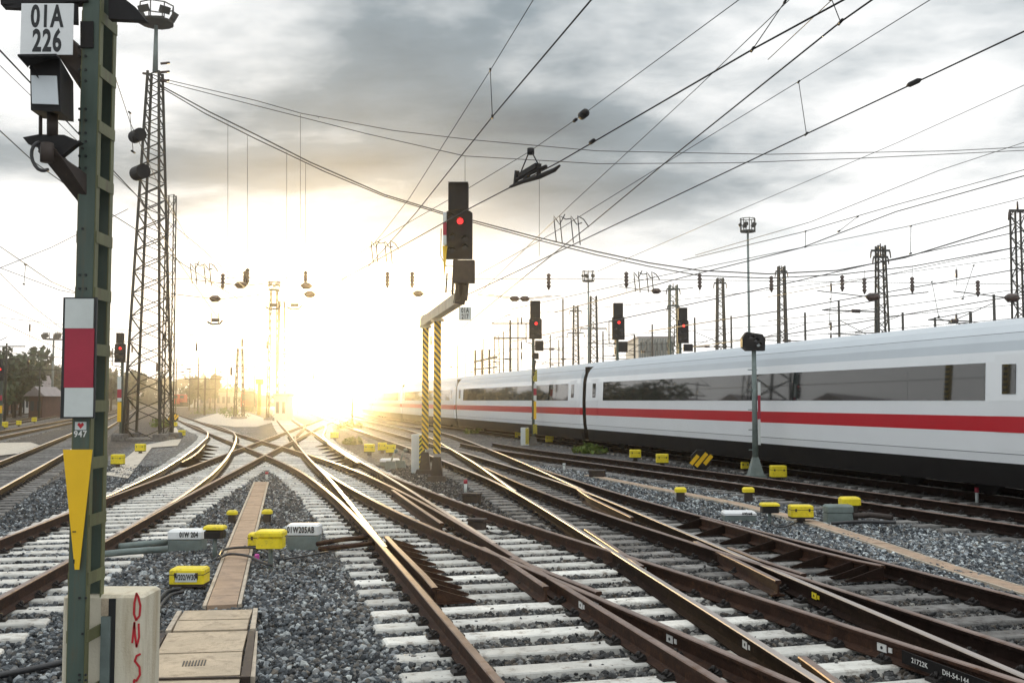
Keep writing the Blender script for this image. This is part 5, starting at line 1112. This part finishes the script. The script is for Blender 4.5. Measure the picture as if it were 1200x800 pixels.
b_ = D(304, 469, 150); root = empty('striped_post', (b_.x, b_.y, 0), 'yellow striped post in front of the red commuter train', 'post'); b = MB(); b.box((b_.x, b_.y, 2.3), (.5, .4, 4.6)); b.build('post', M['stripe'], root); b = MB(); b.box((b_.x, b_.y, 4.9), (1.2, .2, .8)); b.build('sign_board', M['yellow'], root)
def building(label, px0, px1, ytop, Z, d, m='wall', roof=None, rows=2, cols=6, fins=False, name='building', y_base=None):
    a_, b_ = D(px0, ytop, Z), D(px1, ytop, Z); w = b_.x - a_.x; h = a_.z; cx_, root = (a_.x + b_.x) / 2, None; root = empty(name, (cx_, Z, 0), label, 'building')
    b = MB(); b.box((cx_, Z + d / 2, h / 2), (w, d, h)); b.build('wall', M[m], root)
    if roof: b = MB(); b.prism([(a_.x - .5, Z - .5, h), (b_.x + .5, Z - .5, h), (cx_ + 0, Z - .5, h + roof)], (0, d + 1, 0)); b.build('roof', M['shedr'], root)
    else: b = MB(); b.box((cx_, Z + d / 2, h + .15), (w + .4, d + .4, .3)); b.build('roof', M['shedr'], root)
    for r_ in range(rows):
        for c_ in range(cols):
            ww = w / cols; q = MB(); q.box((a_.x + ww * (c_ + .5), Z - .03, h * (r_ + .55) / rows), (ww * .5, .06, h / rows * .45)); q.build('window', M['win'], root)
    if fins:
        for c_ in range(14): q = MB(); q.box((a_.x + w * (c_ + .5) / 14 * 1.0, Z - .4, h * .86), (w * .018, .5, h * .26)); q.build('fin', M['galv'], root)
    return root
building('pale office building with upright fins behind the train', 748, 790, 396, 180, 20, rows=4, cols=7, fins=True)
building('low pale hall behind the small red locomotive', 195, 232, 458, 320, 25, rows=1, cols=6)
building('long low grey hall left of the red commuter train', 234, 284, 461, 300, 25, 'shedr', rows=1, cols=8)
building('white signal cabin at the foot of the tall glare masts', 322, 336, 464, 105, 3, rows=1, cols=2)
sh = building('brown boarded shed with a shallow grey roof', 34, 50, 464, 125, 5, 'shedw', 1.2, 1, 2, name='shed')
building('small white gabled house among the dark trees', 24, 35, 462, 165, 8, 'wall', 3.2, 1, 2, name='house')
building('tall pale tower block far behind the yard trees', 17.5, 21.5, 428, 420, 8, rows=8, cols=2)
building('tall pale slab block far behind, wider than its neighbour', -12, 6, 436, 420, 12, rows=6, cols=4)
def tent(label, x0, x1, yt, Z):
    a_, b_, t_ = D(x0, 478, Z), D(x1, 478, Z), D((x0 + x1) / 2, yt, Z); root = empty('marquee_tent', ((a_.x + b_.x) / 2, Z, 0), label, 'tent', 'white marquee tents beyond the yard')
    b = MB(); b.prism([(a_.x, Z, 0), (b_.x, Z, 0), (b_.x, Z, t_.z * .55), (t_.x, Z, t_.z), (a_.x, Z, t_.z * .55)], (0, 12, 0)); b.build('canvas', M['tent'], root)
    b = MB(); b.box(((a_.x + b_.x) / 2, Z - .05, t_.z * .22), ((b_.x - a_.x) * .3, .06, t_.z * .44)); b.build('opening', M['win'], root)
tent('white marquee tent behind the thin floodlight pole', 50, 63, 462, 190); tent('white marquee tent next to the mast board', 62, 80, 459, 200); tent('small white marquee tent in front of the others', 66, 76, 467, 170)
def car(label, px, pyb, m='carwhite'):
    p = G(px, pyb); Z = p.y; x, y = p.x, p.y; root = empty('parked_car', (x, y, 0), label, 'car', 'cars parked beside the yard'); L_ = 4.3
    b = MB(); b.prism([(x - 2.15, y, .35), (x + 2.15, y, .35), (x + 2.15, y, .8), (x + 1.5, y, .95), (x + .8, y, 1.42), (x - 1.2, y, 1.45), (x - 1.9, y, .98), (x - 2.15, y, .9)], (0, 1.7, 0)); b.build('body', M[m], root)
    b = MB(); b.prism([(x - 1.7, y - .02, .98), (x + 1.25, y - .02, .98), (x + .72, y - .02, 1.36), (x - 1.15, y - .02, 1.38)], (0, .03, 0)); b.build('side_window', M['win'], root)
    for dx in (-1.35, 1.35): b = MB(); b.tube([(x + dx, y - .03, .33), (x + dx, y + .2, .33)], .33, 12, 0, False); w_ = b.build('wheel', M['tyre'], root); b = MB(); b.tube([(x + dx, y - .05, .33), (x + dx, y - .035, .33)], .18, 10, 0, False); b.build('rim', M['galv'], w_)
for k, (x, y) in enumerate(((8, 480), (19, 479.5), (30, 480), (56, 478.5), (69, 478))):
    car(['white car at the edge, first in line under the dark trees', 'white car before the leafiest dark tree', 'white car beside the brown shed', 'white car in front of the marquee tents', 'white car next to the striped mast board'][k], x, y)
def tree(label, px, Z, H, R_, n=900, trunk=.25, m='leaf', name='tree', group='trees beyond the yard', leaf=.5):
    c = D(px, 469, Z); root = empty(name, (c.x, c.y, 0), label, 'tree' if name == 'tree' else 'shrub', group); rr = np.random.default_rng(int(px * 13 + Z))
    if name == 'tree':
        b = MB(); b.tube([(c.x, c.y, -.1), (c.x + .1, c.y, H * .35), (c.x - .1, c.y, H * .7)], [trunk, trunk * .7, trunk * .25], 8)
        for k in range(6): a = rr.random() * 6.3; b.tube([(c.x, c.y, H * (.3 + .05 * k)), (c.x + math.cos(a) * R_ * .6, c.y + math.sin(a) * R_ * .6, H * (.5 + .06 * k))], [trunk * .4, trunk * .1], 5)
        b.build('trunk', M['bark'], root)
    lob = [(rr.normal(0, R_ * .45), rr.normal(0, R_ * .45), H * (.35 + .6 * rr.random()) if name == 'tree' else H * rr.random() * .7, R_ * (.28 + .3 * rr.random())) for _ in range(11)]
    i = rr.integers(0, len(lob), n); Lb = np.array(lob)[i]; d = rr.normal(size=(n, 3)); d /= np.linalg.norm(d, axis=1)[:, None]; rad_ = rr.random(n) ** .4
    P_ = np.stack([c.x + Lb[:, 0], c.y + Lb[:, 1], Lb[:, 2]], 1) + d * (Lb[:, 3] * rad_)[:, None] * np.array([1, 1, .8]); P_[:, 2] = np.maximum(P_[:, 2], .05)
    a = rr.normal(size=(n, 3)); a /= np.linalg.norm(a, axis=1)[:, None]; b_ = np.cross(a, rr.normal(size=(n, 3))); b_ /= np.linalg.norm(b_, axis=1)[:, None]; s_ = leaf * (.5 + rr.random(n))[:, None]
    V_ = np.stack([P_ - a * s_, P_ + b_ * s_ * .5, P_ + a * s_, P_ - b_ * s_ * .5], 1) - np.array([c.x, c.y, 0]); o = np_mesh('crown' if name == 'tree' else 'foliage', V_.reshape(-1, 3), np.arange(n * 4).reshape(n, 4), [M[m]]); o.parent = root
TR = [(-8, 120, 8, 4.2, 'edge'), (8, 135, 8.5, 3.6, ''), (17, 128, 8, 3.4, ''), (24, 140, 7, 3.2, ''), (39, 200, 9, 4.5, ''), (50, 230, 9, 6, ''), (62, 260, 10, 7, ''), (80, 270, 11, 7, ''), (96, 240, 8, 6, ''), (118, 260, 9, 6, ''), (130, 210, 7, 4, ''), (155, 260, 9, 6, ''), (228, 260, 8, 2.6, ''), (246, 250, 9, 2.2, ''), (255, 310, 6, 6, ''), (270, 330, 6, 7, '')]
tl = ['dark tree cut by the left picture edge', 'broad dark tree behind the first white car', 'leafiest dark tree over the second white car', 'dark tree beside the white gabled house', 'tree behind the brown shed roof', 'low wide tree behind the marquee tents', 'wide tree beyond the floodlight pole', 'wide dark tree behind the red and white board', 'tree seen just right of the green mast', 'tree between the green mast and dark signal', 'small tree beside the dark signal post', 'tree seen through the lattice tower', 'narrow tree right of the small red locomotive', 'narrow upright tree by the pale crossarm pole', 'low tree behind the long grey hall', 'low tree next to the slender glare mast']
for (x, Z, H, R_, _), lb in zip(TR, tl): tree(lb, x, Z, H, R_, 1100 if Z < 150 else 600, leaf=.45 * Z / 130)
for x, y, H, R_, lb in ((272, 489, 1.5, 1.5, 'bright green shrub at the foot of the slender glare mast'), (239, 484.5, .8, 2.6, 'low bright weeds beside the crossing yard tracks'), (262, 484, .9, 1.4, 'small bright weeds left of the green shrub'), (412, 502, .5, .9, 'sunlit weeds in the glare between the far tracks'), (412, 520, .22, .45, 'sunlit weeds beside the long white motor'), (560, 508, .25, .6, 'dry weeds before the train near the yellow boxes'), (690, 530, .22, .8, 'dry weeds at the ballast edge before the train'), (192, 500, .7, .9, 'green weeds at the foot of the lattice tower')):
    p = G(x, y); tree(lb, CX + p.x / p.y * F, p.y, H, R_, 420, m='bush', name='shrub', group='weeds and shrubs along the tracks', leaf=.12)
# distant treeline to the horizon
rr = np.random.default_rng(3); n = 9000; xs = rr.uniform(-520, 620, n); hh = 6 + 5 * np.abs(np.sin(xs * .013 + 1) + .5 * np.sin(xs * .05)) ; ok = (np.abs(xs / 700 * F + 600 - 400) > 45); xs, hh = xs[ok], hh[ok]; n = len(xs)
P_ = np.stack([xs, 500 + rr.uniform(-15, 15, n), rr.random(n) * hh], 1); a = rr.normal(size=(n, 3)); b_ = rr.normal(size=(n, 3)); s_ = 1.6
V_ = np.stack([P_ - a * s_, P_ + b_ * s_, P_ + a * s_, P_ - b_ * s_], 1); o = np_mesh('treeline', V_.reshape(-1, 3), np.arange(n * 4).reshape(n, 4), [M['leaf']]); tag(o, 'far off line of trees along the horizon', 'treeline', kind='stuff')
# brick goods shed left of the yard, mirrored in the train windows
root = empty('brick_warehouse', SU(120, -52, 0), 'long brick goods shed left of the yard, mirrored in the train windows', 'building')
M['brick'] = mat('red_brown_brick', (0.26, 0.09, 0.05), .85, 0, .2, .4, (.16, .07, .05), (.5, .65))
b = MB(); b.obox(SU(192, -56, 2.6), VS * 85, VU * 8, (0, 0, 2.6)); b.build('wall', M['brick'], root)
for k in range(6):
    b = MB(); s0 = 107 + k * 28; b.prism([SU(s0, -47.5, 5.2), SU(s0 + 27, -47.5, 5.2), SU(s0 + 13.5, -47.5, 9.0)], VU * -16); b.build('roof', M['shedr'], root)
for k in range(40):
    b = MB(); b.obox(SU(110 + k * 4.2, -47.95, 3.0), VS * 1.1, VU * .06, (0, 0, 1.2)); b.build('window', M['win'], root)

# a gabled house beside the goods shed
root = empty('gabled_house', SU(92, -50, 0), 'pale gabled house standing short of the long brick goods shed', 'building')
b = MB(); b.obox(SU(92, -56, 2), VS * 5, VU * 6, (0, 0, 2)); b.build('wall', M['wall'], root)
b = MB(); b.prism([SU(86.5, -49.5, 4), SU(97.5, -49.5, 4), SU(92, -49.5, 7.5)], VU * -13); b.build('roof', M['shedr'], root)
for s_ in (89, 95): b = MB(); b.obox(SU(s_, -49.96, 2.2), VS * .7, VU * .05, (0, 0, .7)); b.build('window', M['win'], root)
# crowded far masts, each with its bracket arm
FAR = [(566, 398, 150), (590, 388, 140), (607, 372, 130), (645, 392, 130), (655, 398, 150), (660, 350, 105), (707, 388, 120), (744, 392, 95), (765, 380, 110), (815, 372, 100), (858, 370, 100), (945, 366, 90), (985, 352, 85), (1029, 352, 60), (1060, 366, 80), (1098, 372, 80), (1140, 365, 62), (1168, 345, 70),
       (14, 425, 150), (28, 418, 160), (72, 436, 170), (206, 420, 190), (222, 432, 210), (232, 418, 170), (252, 430, 190), (266, 438, 220), (298, 425, 170), (350, 420, 170), (362, 436, 200), (432, 432, 190), (455, 436, 200), (470, 424, 160), (536, 404, 160), (545, 412, 190)]
def far_label(i, x):
    side = ['just left of', 'just right of', 'close behind', 'well behind'][i % 4]
    ref = min((('the pale office building', 770), ('the shunting signal', 883), ('the wide headed mast', 1035), ('the heaviest mast', 1196), ('the small red locomotive', 208), ('the red commuter train', 291), ('the striped double posts', 505), ('the brown shed', 42), ('the signal before the train', 627), ('the glare masts', 330)), key=lambda r: abs(r[1] - x))[0]
    return ref, side
cnt = {}
for i, (x, y, Z) in enumerate(FAR):
    ref, _s = far_label(i, x); k = cnt.get(ref, 0); cnt[ref] = k + 1
    lab = '%s catenary pole of the far ones near %s' % (['first', 'second', 'third', 'fourth', 'fifth', 'sixth', 'seventh'][k], ref)
    c = D(x, 469, Z); zt = D(x, y, Z).z; root = empty('catenary_pole', (c.x, c.y, 0), lab, 'pole', 'far catenary poles')
    p = MB(); p.tube([(c.x, c.y, -.05), (c.x, c.y, zt)], [.13, .09], 6); p.build('pole', M['lattice'], root)
    sg_ = -1 if i % 3 else 1; L_ = 2.6 + (i % 4) * .6; zb = min(zt - .6, 7.4)
    a = MB(); a.bar((c.x, c.y, zb), (c.x + sg_ * L_, c.y, zb + .1), .07); a.bar((c.x, c.y, min(zt, zb + 1.5)), (c.x + sg_ * L_, c.y, zb + .1), .05); a.bar((c.x, c.y, zb - 1.4), (c.x + sg_ * L_ * .9, c.y, zb - 1.3), .06); a.build('bracket_arm', M['lattice'], root)
    a = MB(); a.tube([(c.x + sg_ * L_ * .3, c.y, zb + .03), (c.x + sg_ * L_ * .45, c.y, zb + .05)], .12, 6); a.build('insulator', M['insul'], root)
FW = [('thin wire over the far tracks behind the pale office building', [(1200, 372), (560, 410)], 8.2), ('thin wire low over the train roof towards the striped posts', [(1200, 356), (560, 398)], 9.0), ('thin wire from the heaviest mast towards the central signal', [(1200, 300), (560, 372)], 10.5), ('thin wire over the masts in the glare', [(560, 385), (120, 400)], 9.5), ('thin wire far over the yard tracks', [(440, 400), (0, 372)], 9.5), ('thin wire crossing just above the small red locomotive', [(420, 430), (0, 412)], 7.0)]
for lab, px, z_ in FW:
    P_ = [D(px[0][0], px[0][1], 82), D(px[1][0], px[1][1], 105)]; m_ = (P_[0] + P_[1]) / 2 - Vector((0, 0, .5)); root = empty('feeder_wire', P_[0], lab, 'wire', 'thin feeder wires far off')
    b = MB(); b.tube([P_[0], (P_[0] + m_) / 2 - Vector((0, 0, .12)), m_, (P_[1] + m_) / 2 - Vector((0, 0, .12)), P_[1]], .022, 4); b.build('wire', M['wire'], root)
    for k in range(5):
        q = P_[0].lerp(P_[1], (k + .5) / 5) - Vector((0, 0, .3)); a = MB(); a.tube([q, q - Vector((0, 0, 1.6 + .3 * (k % 3)))], .02, 4); a.tube([q - Vector((0, 0, .2)), q - Vector((0, 0, .9))], .09, 6); a.build('hanger', M['insul'], root)
